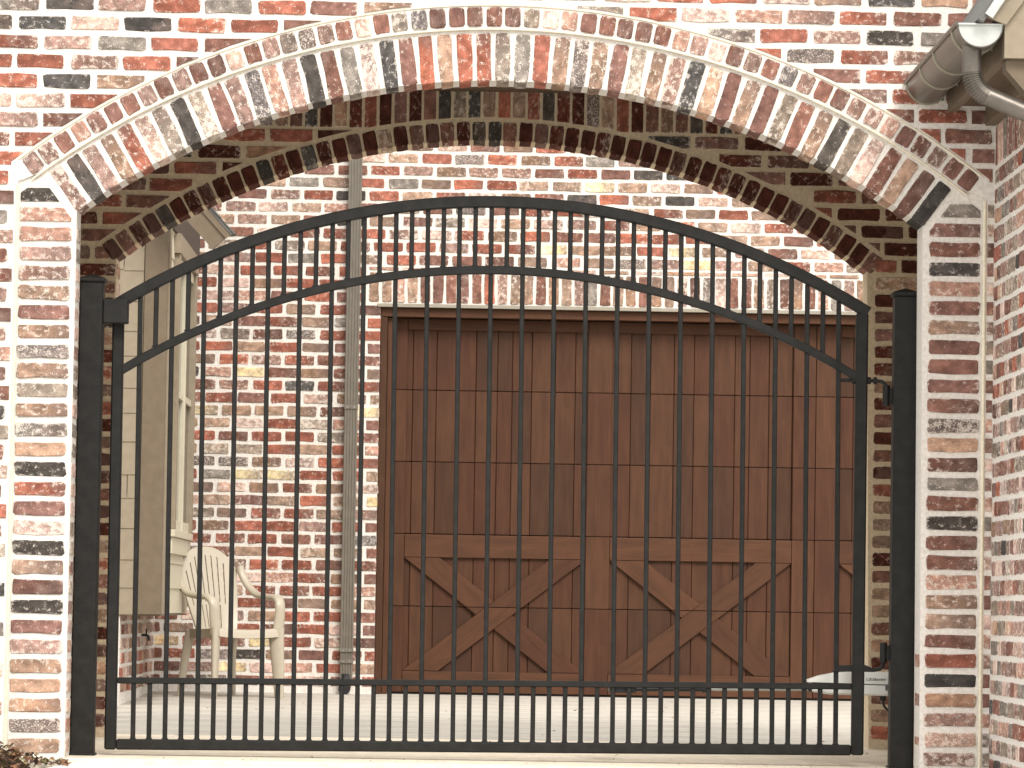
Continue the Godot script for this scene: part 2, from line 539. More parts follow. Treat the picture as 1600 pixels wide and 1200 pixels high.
# clip a brick against the wall's holes and lay what is left
func lay_clipped(parent: Node3D, cls: String, r: PackedVector2Array, within: PackedVector2Array, holes: Array, frame: Transform3D, depth := 0.05, joined: MB = null) -> void:
	var pieces := Geometry2D.intersect_polygons(r, within)
	for h in holes:
		var nx := []
		for p in pieces:
			for q in Geometry2D.clip_polygons(p, h): nx.append(q)
		pieces.assign(nx)
	var whole := area(r)
	var w := r[1].x - r[0].x
	var hh := r[2].y - r[1].y
	for p in pieces:
		if Geometry2D.is_polygon_clockwise(p): continue
		var a := area(p)
		if a > whole * 0.985:
			var c := (r[0] + r[2]) / 2
			lay(parent, cls, frame * Transform3D(Basis(), Vector3(c.x, c.y, 0)), w, hh, depth, joined)
		elif a > 0.0011:
			lay_cut(parent, cls, p, frame, depth, joined)

# ------------------------------------------------------------------ the scene
func _ready() -> void:
	rng.seed = 20
	var cam := Camera3D.new()
	cam.name = "camera"
	add_child(cam)
	cam.position = Vector3(0, 0.682, 17.0)
	cam.basis = Basis(Vector3(0.99974547, 0.01647376, 0.01541431), Vector3(-0.01730316, 0.99831881, 0.05531872), Vector3(-0.01447709, -0.05557136, 0.99834976)).orthonormalized()
	cam.fov = rad_to_deg(2.0 * atan(600.0 / 6205.0))
	cam.near = 0.1; cam.far = 400.0
	cam.current = true

	var env := Environment.new()
	env.background_mode = Environment.BG_SKY
	var sm := ProceduralSkyMaterial.new()
	sm.sky_top_color = Color(1.0, 1.0, 1.0); sm.sky_horizon_color = Color(0.78, 0.77, 0.75); sm.sky_curve = 0.3
	sm.ground_bottom_color = Color(0.35, 0.34, 0.32); sm.ground_horizon_color = Color(0.6, 0.59, 0.57)
	sm.sun_angle_max = 1.0
	var sky := Sky.new()
	sky.sky_material = sm
	env.sky = sky
	env.tonemap_mode = Environment.TONE_MAPPER_LINEAR
	env.tonemap_exposure = 2.65
	env.sdfgi_enabled = true; env.ssao_enabled = true; env.ssil_enabled = true
	var we := WorldEnvironment.new()
	we.name = "world_environment"
	we.environment = env
	add_child(we)
	var sun := DirectionalLight3D.new()
	sun.name = "sun"
	sun.light_energy = 0.45; sun.light_angular_distance = 25.0
	sun.light_color = Color(1.0, 0.98, 0.955)
	sun.shadow_enabled = true
	add_child(sun)
	sun.look_at_from_position(Vector3(3.2, 10.5, 9.5), Vector3.ZERO)

	materials()
	ground()
	front_wall()
	inner_wall()
	garage()
	left_wing()
	right_wing()
	gate()
	operator_unit()
	chair()
	leaf_litter()

func ground() -> void:
	var b := MB.new()
	b.bx(Vector3(-150, -0.6, -150), Vector3(150, -0.16, 150), 0)
	struct(b, "ground", M.lawn)
	b = MB.new()      # drive in front of the arch, falling gently to the street
	b.quad(Vector3(-1.62, -0.022, -0.03), Vector3(-3.6, -0.12, 24), Vector3(6.0, -0.12, 24), Vector3(6.0, -0.022, -0.03))
	b.quad(Vector3(-1.62, -0.3, -0.03), Vector3(-3.6, -0.3, 24), Vector3(-3.6, -0.12, 24), Vector3(-1.62, -0.022, -0.03))
	struct(b, "driveway", M.apron)
	b = MB.new()      # slab under the arch, its edge a small step above the drive
	var pr := PackedVector2Array([Vector2(0.02, -0.25), Vector2(0.02, -0.006), Vector2(0.006, 0.0), Vector2(-2.44, 0.0245), Vector2(-2.44, -0.25)])
	b.prism(pr, -2.15, 2.55, Transform3D(Basis(Vector3(0, 0, 1), Vector3(0, 1, 0), Vector3(-1, 0, 0)), Vector3.ZERO))
	struct(b, "passage_slab", M.slab)
	b = MB.new()      # courtyard concrete in two bays with a joint
	for z in [[-2.446, -5.6], [-5.606, -9.1]]:
		var y0: float = -z[0] * 0.0103
		var y1: float = -z[1] * 0.0103
		var q := PackedVector2Array([Vector2(z[0], y0 - 0.25), Vector2(z[0], y0), Vector2(z[1], y1), Vector2(z[1], y0 - 0.25)])
		b.prism(q, -7.0, 4.5, Transform3D(Basis(Vector3(0, 0, 1), Vector3(0, 1, 0), Vector3(-1, 0, 0)), Vector3.ZERO))
	struct(b, "courtyard_floor", M.concrete)
	b = MB.new()
	b.sheet(func(u: float, v: float) -> Vector3:
		var x := lerpf(-5.0, -1.63, u)
		var z := lerpf(0.0, 3.0, v)
		return Vector3(x, bed_height(x, z) - 0.05 - 0.35 * pow(v, 9.0) - 0.25 * pow(u, 30.0) - 0.2 * pow(1.0 - u, 20.0), z), 60, 40, func(_i: int, _j: int) -> bool: return true, 0.1)
	struct(b, "planting_bed", M.soil)

func bed_height(x: float, z: float) -> float:
	return 0.062 - 0.072 * smoothstep(-2.02, -1.66, x) + 0.010 * sin(x * 9.0 + z * 3.0) * cos(z * 7.0) - 0.03 * z

func arch_bricks(parent: Node3D, c: Vector2, r0: float, r1: float, half: float, count: int, gap: float, classes: String, weights: Dictionary, z: float, depth: float, soldier: bool) -> void:
	var step := 2.0 * half / count
	for i in count:
		var a := -half + (i + 0.5) * step + rng.randf_range(-0.0006, 0.0006)
		var rm := (r0 + r1) / 2
		var w := step * rm - gap
		var cls: String = classes[i] if i < classes.length() else pick(weights)
		var p := c + Vector2(sin(a), cos(a)) * rm
		if soldier:     # length along the radius
			lay(parent, cls, Transform3D(Basis(Vector3(0, 0, 1), PI / 2 - a), Vector3(p.x, p.y, z)), r1 - r0, w, depth)
		else:
			lay(parent, cls, Transform3D(Basis(Vector3(0, 0, 1), -a), Vector3(p.x, p.y, z)), w, r1 - r0, depth)

func front_wall() -> void:
	var t := thing("archway_wall", "front wall of whitewashed reclaimed brick with a broad segmental arch", "brick wall", Vector3(0.185, 0, -0.1))
	var ah := asin((AC.x - JL) / AR)
	var open := arc(AC, AR, -ah, ah, 48)
	# mortar body with the opening
	var body := PackedVector2Array([Vector2(-4.2, -0.3), Vector2(JL, -0.3)])
	body.append_array(open)
	body.append_array(PackedVector2Array([Vector2(JR, -0.3), Vector2(2.33, -0.3), Vector2(2.33, 3.8), Vector2(-4.2, 3.8)]))
	var b := MB.new()
	b.prism(body, -0.215, -0.012)
	put(b, "mortar_core", M.mortar, t)
	# the outer face stands 12 mm proud of the arch surround
	var sur := PackedVector2Array([Vector2(-1.888, -0.4)])
	var ring := arc(AC, 3.297, -0.66, 0.66, 64)
	sur.append_array(ring)
	sur.append_array(PackedVector2Array([Vector2(2.272, -0.4)]))
	sur[1].x = -1.888
	sur[sur.size() - 2].x = 2.272
	b = MB.new()
	for p in Geometry2D.clip_polygons(rect(-4.2, -0.3, 2.326, 3.8), sur): b.prism(p, -0.016, 0.0)
	put(b, "mortar_face", M.mortar, t)
	# pointing beads along the edge of the surround
	b = MB.new()
	for r in [3.298, 3.402]:
		var path := PackedVector3Array()
		for q in arc(AC, r, -0.655, 0.655, 72): path.append(Vector3(q.x, q.y, -0.001))
		b.sweep(path, PackedFloat32Array([0.014]), PackedFloat32Array([0.009]), Vector3(0, 0, 1))
	for x in [-1.888, 2.272]: b.tube(PackedVector3Array([Vector3(x, 0.0, -0.003), Vector3(x + 0.001, 1.2, -0.002), Vector3(x, 2.45, -0.003)]), 0.016)
	put(b, "pointing", M.bead, t)
	# soldiers and header ring of the arch
	var a := node("arch", t, Vector3(AC.x, 2.34, 0))
	arch_bricks(a, AC, AR - 0.004, 3.281, ah + 0.004, 49, 0.019, "PKPTRWGKGDPSPPKDGWKDRTRRGGRTSTDGTPKTDTDGDTKGWDTDK", {}, -0.007, 0.205, true)
	var hw := {"D": .52, "P": .2, "G": .1, "S": .08, "W": .07, "R": .05}
	arch_bricks(a, AC, 3.310, 3.392, 0.655, 54, 0.015, "PPDPDDDPDPDDWDPGSPDWDGSDDDDDGWPDDDDDPPWDPDSPDDPPPDDPDD", hw, 0.006, 0.05, false)
	# running bond above and beside
	var hole := PackedVector2Array([Vector2(-1.905, -1), Vector2(-1.905, 2.45)])
	hole.append_array(arc(AC, 3.412, -0.665, 0.665, 64))
	hole.append_array(PackedVector2Array([Vector2(2.285, 2.46), Vector2(2.40, 2.46), Vector2(2.40, -1)]))
	var lefts := {0: "GKPRGRDTR", 1: "KWKRRDRP", 2: "RPGRDTW", 3: "RPRDD", 4: "RKTDDP", 5: "WRGG", 6: "PDDP", 7: "RPDD", 8: "RRD", 9: "RRP"}
	var rights := {0: "GRWPPRDD", 1: "PRGRPKGD", 2: "PDRSRPD", 3: "PDRRD", 4: "DPRD", 5: "RDRRD", 6: "PRRD", 7: "WRD", 8: "GSD", 9: "RDD"}
	var ww := {"R": .28, "P": .2, "D": .24, "G": .11, "K": .07, "T": .05, "W": .05}
	var joined := MB.new()
	var pitch := 0.2285
	for r in range(-24, 38):
		var y := 3.235 - (r - 0) * 0.0841
		if y > 3.77 or y < -0.05: continue
		var off := 0.0 if posmod(r, 2) == 0 else pitch / 2
		var k := 0
		var row := []
		for i in range(-12, 20):
			var x := -1.787 + off + i * pitch + rng.randf_range(-0.004, 0.004)
			if x + BL < -4.15 or x > 2.30: continue
			row.append(x)
		for x in row:
			var cls := pick(ww)
			if lefts.has(r) and x > -2.2:
				var li := int((x + 2.1) / pitch)
				var ri: int = rights[r].length() - 1 - int((2.3 - x) / pitch)
				if li < lefts[r].length() and x < 0.1: cls = lefts[r][li]
				elif ri >= 0 and x > 0.2: cls = rights[r][ri]
			var vis: bool = x > -2.19 and y < 3.37
			lay_clipped(t, cls, rect(x, y - BH / 2, x + BL, y + BH / 2), rect(-4.15, -0.1, 2.308, 3.77), [hole], Transform3D(Basis(), Vector3(0, 0, 0.005)), 0.05, null if vis else joined)
			k += 1
	var st := put(joined, "outer_bricks", M.brick, t)
	st.set_meta("kind", "stuff")
	# the two jambs: one stretcher to each course, and the return of each course inside the opening
	var lp := "KPPPPTDTSTGTGTKRDWKTDKDPTTTSBB"
	var rp := "GDDKPDTDDDDSTDGDKDDPTTDRKTPWPB"
	var returns := MB.new()
	var disc := arc(AC, 3.283, -0.9, 0.9, 60)
	disc.append_array(PackedVector2Array([Vector2(3.2, -1), Vector2(-3.2, -1)]))
	var sector := arc(AC, 3.30, -ah - 0.012, ah + 0.012, 40)
	var inner := arc(AC, 2.0, ah + 0.012, -ah - 0.012, 20)
	sector.append_array(inner)
	for i in 30:
		var y := 2.408 - i * 0.0841
		for s in 2:
			var x0: float = [-1.875, 2.034][s]
			var cls: String = [lp, rp][s][i]
			var hh := BH + rng.randf_range(-0.002, 0.003)
			lay_clipped(t, cls, rect(x0, y - hh / 2, x0 + 0.219, y + hh / 2), disc, [sector], Transform3D(Basis(), Vector3(0, 0, -0.006)), 0.05)
			if s == 1 and y < 2.43: lay_cut(t, pick({"P": .3, "W": .22, "K": .14, "G": .16, "D": .18}), rect(2.282, y - hh / 2, 2.311, y + hh / 2), Transform3D(Basis(), Vector3(0, 0, 0.004)), 0.05, returns)
			if y < 2.31:
				var f := Transform3D(Basis(Vector3(0, 0, -1), Vector3(0, 1, 0), Vector3(1, 0, 0)), Vector3(JL + 0.003, y, -0.11)) if s == 0 else Transform3D(Basis(Vector3(0, 0, 1), Vector3(0, 1, 0), Vector3(-1, 0, 0)), Vector3(JR - 0.003, y, -0.11))
				lay(t, pick({"G": .3, "P": .4, "W": .3}), f, 0.17, BH, 0.03, returns)
	put(returns, "return_bricks", M.brick, t).set_meta("kind", "stuff")

func inner_wall() -> void:
	var t := thing("inner_archway_wall", "shaded inner brick wall with a lower arch, behind the gate passage", "brick wall", Vector3(0.172, 0.02, ZR - 0.1))
	var ah := asin((BC.x - JL) / BR)
	var body := PackedVector2Array([Vector2(-2.6, -0.3), Vector2(JL, -0.3)])
	body.append_array(arc(BC, BR, -ah, ah, 48))
	body.append_array(PackedVector2Array([Vector2(JR, -0.3), Vector2(2.9, -0.3), Vector2(2.9, 3.5), Vector2(-2.6, 3.5)]))
	var b := MB.new()
	b.prism(body, ZR - 0.215, ZR)
	put(b, "mortar_core", M.mortar_in, t)
	one_box("side_wall", Vector3(-2.6, -0.3, ZR + 0.002), Vector3(-2.3, 3.4, -0.217), M.mortar_in, t)
	one_box("side_wall", Vector3(2.6, -0.3, ZR + 0.002), Vector3(2.9, 3.4, -0.217), M.mortar_in, t)
	one_box("upper_floor", Vector3(-2.298, 3.25, ZR + 0.004), Vector3(2.598, 3.45, -0.219), M.plank, t)
	var a := node("arch", t, Vector3(BC.x, 2.33, ZR))
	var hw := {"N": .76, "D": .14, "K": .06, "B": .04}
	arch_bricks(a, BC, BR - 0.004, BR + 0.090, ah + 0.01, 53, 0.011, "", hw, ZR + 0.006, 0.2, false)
	var hole := PackedVector2Array([Vector2(JL - 0.004, -1), Vector2(JL - 0.004, 2.33)])
	hole.append_array(arc(BC, BR + 0.112, -ah - 0.01, ah + 0.01, 48))
	hole.append_array(PackedVector2Array([Vector2(JR + 0.004, 2.33), Vector2(JR + 0.004, -1)]))
	var fr := Transform3D(Basis(), Vector3(0, 0, ZR + 0.006))
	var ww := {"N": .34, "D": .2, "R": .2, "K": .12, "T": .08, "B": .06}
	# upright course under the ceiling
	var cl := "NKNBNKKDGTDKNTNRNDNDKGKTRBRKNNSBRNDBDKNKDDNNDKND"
	for i in 62:
		var x := -2.1 + i * 0.0715
		var cls := cl[(i + 40) % cl.length()]
		var p := rect(x, 2.968, x + 0.058, 3.19)
		for q in Geometry2D.clip_polygons(p, hole):
			if area(q) > 0.0012: lay_cut(t, cls, q, fr, 0.05, null, true)
	# running bond below it
	var returns := MB.new()
	for r in 36:
		var y := 2.922 - r * 0.083
		if y < 0.05: break
		if y > 2.36:
			var off := 0.0 if r % 2 == 0 else 0.114
			for i in 22:
				var x := -2.28 + off + i * 0.2285 + rng.randf_range(-0.005, 0.005)
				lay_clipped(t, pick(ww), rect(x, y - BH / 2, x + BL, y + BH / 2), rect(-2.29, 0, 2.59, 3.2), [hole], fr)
		else:
			for s in 2:
				var x: float = [JL, JR][s]
				var d: float = [-1.0, 1.0][s]
				var w := 0.203 if r % 2 == 0 else 0.098
				var cur := x + d * 0.004
				for k in 3:
					var x0 := minf(cur, cur + d * w)
					lay(t, pick({"N": .26, "D": .2, "R": .16, "K": .08, "T": .14, "B": .14, "G": .02}), fr * Transform3D(Basis(), Vector3(x0 + w / 2, y, 0)), w, BH, 0.05, returns if k == 2 else null)
					cur += d * (w + 0.024)
					w = 0.203
				lay(t, pick({"T": .4, "P": .3, "W": .3}), Transform3D(Basis(Vector3(0, 0, -d * -1.0), Vector3(0, 1, 0), Vector3(-d, 0, 0)) if s == 1 else Transform3D(Basis(Vector3(0, 0, -1), Vector3(0, 1, 0), Vector3(1, 0, 0)), Vector3.ZERO).basis, Vector3(x - d * 0.003, y, ZR - 0.11)), 0.17, BH, 0.03, returns)
	put(returns, "return_bricks", M.brick, t).set_meta("kind", "stuff")
	# ceiling boards
	var c := thing("passage_ceiling", "dark brown boarded ceiling between the front and inner arches", "ceiling", Vector3(0.15, 3.15, -1.1))
	for i in 8:
		var z0 := -0.225 - i * 0.2275
		one_box("plank", Vector3(-2.296, 3.148 + 0.002 * (i % 3), z0 - 0.222), Vector3(2.596, 3.172, z0), M.plank, c, 0.004)

func garage() -> void:
	var t := thing("garage_building", "reclaimed brick garage at the back of the courtyard with wide brown carriage doors", "garage", Vector3(2.3, 0.09, ZB - 0.1))
	var xl := -0.49
	var xr := 5.17
	var top := 2.63
	var b := MB.new()
	b.prism(PackedVector2Array([Vector2(-7, -0.3), Vector2(xl, -0.3), Vector2(xl, top), Vector2(xr, top), Vector2(xr, -0.3), Vector2(7.5, -0.3), Vector2(7.5, 5.6), Vector2(-7, 5.6)]), ZB - 0.22, ZB)
	put(b, "mortar_core", M.mortar, t)
	var w := node("wall", t, Vector3(0, 0.09, ZB))
	var fr := Transform3D(Basis(), Vector3(0, 0, ZB + 0.005))
	var joined := MB.new()
	var ww := {"R": .34, "D": .16, "B": .24, "P": .10, "K": .03, "W": .06, "C": .04, "S": .03, "G": .05}
	var hole := rect(xl - 0.1, -1, xr + 0.1, 2.885)
	var opening := rect(xl + 0.002, -1, xr - 0.002, top)
	var cands := []
	for r in range(-30, 36):
		var y := 2.583 + r * 0.0832
		if y > 5.4 or y < 0.12: continue
		var off := rng.randf_range(0, 0.03) + (0.0 if posmod(r, 2) == 0 else 0.107)
		for i in 68:
			var x := -6.9 + off + i * 0.2145 + rng.randf_range(-0.004, 0.004)
			var low := y < 2.6
			var h := opening if low else hole
			# those in view through the arch are bricks of their own
			var d := Vector2((x - 0.2) / 1.0, maxf(0, y - 1.9) * 1.1).length()
			var seen := x > -1.93 and x < 2.75 and y < 3.75 and y + 0.32 * maxf(0, absf(x - 0.2) - 1.3) < 3.62
			cands.append([seen, d + (0.5 if y < 0.35 else 0.0), x, y, h])
	var vis := cands.filter(func(q): return q[0] and not (q[2] > xl - 0.04 and q[3] < 2.87))
	vis.sort_custom(func(p, q): return p[1] < q[1])
	var own := {}
	for i in mini(262, vis.size()): own[vis[i]] = true
	for q in cands:
		if q[3] > 2.6 and q[3] < 2.87 and q[2] > xl - 0.3: 
			lay_clipped(w, pick(ww), rect(q[2], q[3] - 0.031, q[2] + 0.19, q[3] + 0.031), rect(-7, 0, xl - 0.115, 6), [], fr, 0.05, joined)
			continue
		lay_clipped(w, pick(ww), rect(q[2], q[3] - 0.031, q[2] + 0.19, q[3] + 0.031), rect(-6.95, 0.1, 7.45, 5.5), [q[4]], fr, 0.05, null if own.has(q) else joined)
	var st := put(joined, "outer_bricks", M.brick, w)
	st.set_meta("kind", "stuff")
	# upright bricks over the door, a thin course on top, and the steel angle
	var l := node("lintel", t, Vector3(2.3, 2.63, ZB))
	var course := MB.new()
	var lc := "TTPBDDDDDRPBTDTBPGDBTDTBPDGWDDTGDTDPGPTDBGTDPTDKTD"
	for i in 68:
		var x := -0.565 + i * 0.0837
		lay(l, lc[i % lc.length()], Transform3D(Basis(Vector3(0, 0, 1), PI / 2), Vector3(x + 0.031, 2.735, ZB + 0.006)), 0.195, 0.063, 0.05, course if x > 2.85 else null)
	for i in 27: lay(l, pick({"P": .4, "W": .3, "T": .3}), Transform3D(Basis(), Vector3(-0.47 + i * 0.2145, 2.857, ZB + 0.004)), 0.19, 0.022, 0.05, course)
	put(course, "outer_bricks", M.brick, l).set_meta("kind", "stuff")
	one_box("steel_angle", Vector3(xl - 0.02, 2.606, ZB - 0.1), Vector3(xr + 0.02, 2.628, ZB + 0.014), M.steel, l)
	# timber frame
	var f := node("door_frame", t, Vector3(2.3, 0.09, ZB))
	var wood := func(called: String, lo: Vector3, hi: Vector3, par: Node3D, k: int, flat := false) -> void:
		var m := MB.new()
		var s := hi - lo
		var x := Transform3D(Basis(), (lo + hi) / 2)
		if flat:
			x.basis = Basis(Vector3(0, 1, 0), Vector3(-1, 0, 0), Vector3(0, 0, 1))
			s = Vector3(s.y, s.x, s.z)
		m.box(x, s, 0.003, Vector2(rng.randf() * 3, rng.randf() * 3))
		put(m, called, M["wood%d" % k], par)
	wood.call("jamb", Vector3(xl + 0.003, 0.092, ZB - 0.09), Vector3(-0.442, 2.543, ZB - 0.025), f, 5)
	wood.call("stop", Vector3(-0.440, 0.092, ZB - 0.125), Vector3(-0.405, 2.543, ZB - 0.06), f, 4)
	wood.call("jamb", Vector3(5.122, 0.092, ZB - 0.09), Vector3(xr - 0.003, 2.543, ZB - 0.025), f, 5)
	wood.call("head", Vector3(xl + 0.003, 2.546, ZB - 0.10), Vector3(xr - 0.003, 2.603, ZB - 0.022), f, 4, true)
	one_box("lining", Vector3(xl + 0.004, 0.0, ZB - 0.36), Vector3(xr - 0.004, 2.62, ZB - 0.23), M.black, f)
	# the overhead door: five sections of boards, with rails, stiles and crossed braces laid on
	var d := node("garage_door", t, Vector3(2.3, 0.1, ZB - 0.15))
	var ys := [0.104, 0.664, 1.136, 1.607, 2.076, 2.545]
	var zf := ZB - 0.155
	var xs := [-0.400]
	while xs[-1] < 5.1: xs.append(xs[-1] + [0.097, 0.128, 0.154, 0.131, 0.128, 0.14][xs.size() % 6])
	for s in 5:
		for i in xs.size() - 1:
			var dz := rng.randf_range(-0.001, 0.001) - (0.003 if i % 3 == 0 else 0.0)
			wood.call("board", Vector3(xs[i] + 0.0013, ys[s] + 0.002, zf - 0.025), Vector3(minf(xs[i + 1], 5.118) - 0.0013, ys[s + 1] - 0.002, zf + dz), d, rng.randi_range(0, 3))
	one_box("door_back", Vector3(-0.402, 0.10, zf - 0.045), Vector3(5.12, 2.546, zf - 0.027), M.wood0, d)
	var over := []     # [polygon, name, grain direction]
	var boxes := [[-0.311, 0.875], [1.030, 2.222], [2.532, 3.720], [3.875, 5.05]]
	for q in [[-0.40, -0.311], [0.875, 1.030], [2.222, 2.367], [2.371, 2.532], [3.720, 3.875], [5.05, 5.118]]: over.append([rect(q[0], 0.104, q[1], 2.543), "stile", Vector2(0, 1)])
	for q in boxes:
		var e := 0.0025
		over.append([rect(q[0] + e, 0.985, q[1] - e, 1.131), "rail", Vector2(1, 0)])
		over.append([rect(q[0] + e, 0.106, q[1] - e, 0.243), "rail", Vector2(1, 0)])
		over.append([rect(q[0] + e, 2.470, q[1] - e, 2.543), "rail", Vector2(1, 0)])
		var p := PackedVector2Array([Vector2(q[0] + e, 0.246), Vector2(q[0] + 0.235, 0.246), Vector2(q[1] - e, 0.982), Vector2(q[1] - 0.235, 0.982)])
		over.append([p, "brace", (p[3] - p[0]).normalized()])
		var o := PackedVector2Array([Vector2(q[0] + 0.235, 0.982), Vector2(q[0] + e, 0.982), Vector2(q[1] - 0.235, 0.246), Vector2(q[1] - e, 0.246)])
		var fat: PackedVector2Array = Geometry2D.offset_polygon(p, 0.0015)[0]
		for piece in Geometry2D.clip_polygons(o, fat): over.append([piece, "brace", (o[2] - o[0]).normalized()])
	for q in over:
		for s in 5:
			for piece in Geometry2D.intersect_polygons(q[0], rect(-1, ys[s] + 0.002, 6, ys[s + 1] - 0.002)):
				if area(piece) < 0.0006: continue
				b = MB.new()
				b.prism(piece, zf - 0.003, zf + 0.021 + (0.001 if q[1] == "brace" else 0.0), Transform3D(), 0.002, q[2], Vector2(rng.randf() * 3, rng.randf() * 3))
				put(b, q[1], M["wood%d" % rng.randi_range(1, 4)], d)
	one_box("bottom_seal", Vector3(-0.40, 0.088, zf - 0.02), Vector3(5.118, 0.103, zf + 0.004), M.black, d)
	# ribbed downspout with its drain at the foot
	var sp := node("downspout", t, Vector3(-0.668, 0.17, ZB + 0.05))
	var spout := func(y0: float, y1: float, grow: float) -> void:
		var p := PackedVector2Array()
		var hw := 0.040 + grow
		var hd := 0.030 + grow
		for k in 5:
			var x := lerpf(-hw + 0.006, hw - 0.006, k / 4.0)
			p.append(Vector2(x - 0.003, -hd)); p.append(Vector2(x + 0.003, -hd))
			if k < 4: p.append(Vector2(x + 0.006, -hd + 0.004)); p.append(Vector2(x + 0.0105, -hd + 0.004))
		p.append_array(PackedVector2Array([Vector2(hw, -hd + 0.004), Vector2(hw, hd), Vector2(-hw, hd), Vector2(-hw, -hd + 0.004)]))
		var m := MB.new()
		m.prism(p, y0, y1, Transform3D(Basis(Vector3(1, 0, 0), Vector3(0, 0, -1), Vector3(0, 1, 0)), Vector3(-0.668, 0, ZB + 0.05)))
		put(m, "pipe", M.spout, sp)
	spout.call(0.19, 0.37, 0.0)
	spout.call(0.362, 1.945, 0.002)
	spout.call(1.935, 4.8, 0.0035)
	for y in [0.30, 0.372, 1.945]:
		one_box("strap", Vector3(-0.7125, y - 0.012, ZB + 0.008), Vector3(-0.6235, y + 0.012, ZB + 0.0865), M.spout, sp)
		for x in [-0.69, -0.646]:
			b = MB.new()
			b.tube(PackedVector3Array([Vector3(x, y, ZB + 0.085), Vector3(x, y, ZB + 0.090)]), 0.007)
			put(b, "screw", M.galv, sp)
	b = MB.new()
	b.tube(PackedVector3Array([Vector3(-0.672, 0.22, ZB + 0.05), Vector3(-0.672, 0.165, ZB + 0.052), Vector3(-0.674, 0.135, ZB + 0.075), Vector3(-0.676, 0.125, ZB + 0.16)]), 0.078)
	put(b, "drain_boot", M.black, sp)
	b = MB.new()
	var dome := PackedVector3Array()
	for k in 5: dome.append(Vector3(0.82, 3.255, ZB + 0.002 + 0.011 * k))
	b.sweep(dome, PackedFloat32Array([0.062, 0.06, 0.052, 0.036, 0.01]), PackedFloat32Array([0.062, 0.06, 0.052, 0.036, 0.01]), Vector3.RIGHT)
	put(b, "round_wall_cap", M.unit, t)  # small white round cap on the wall

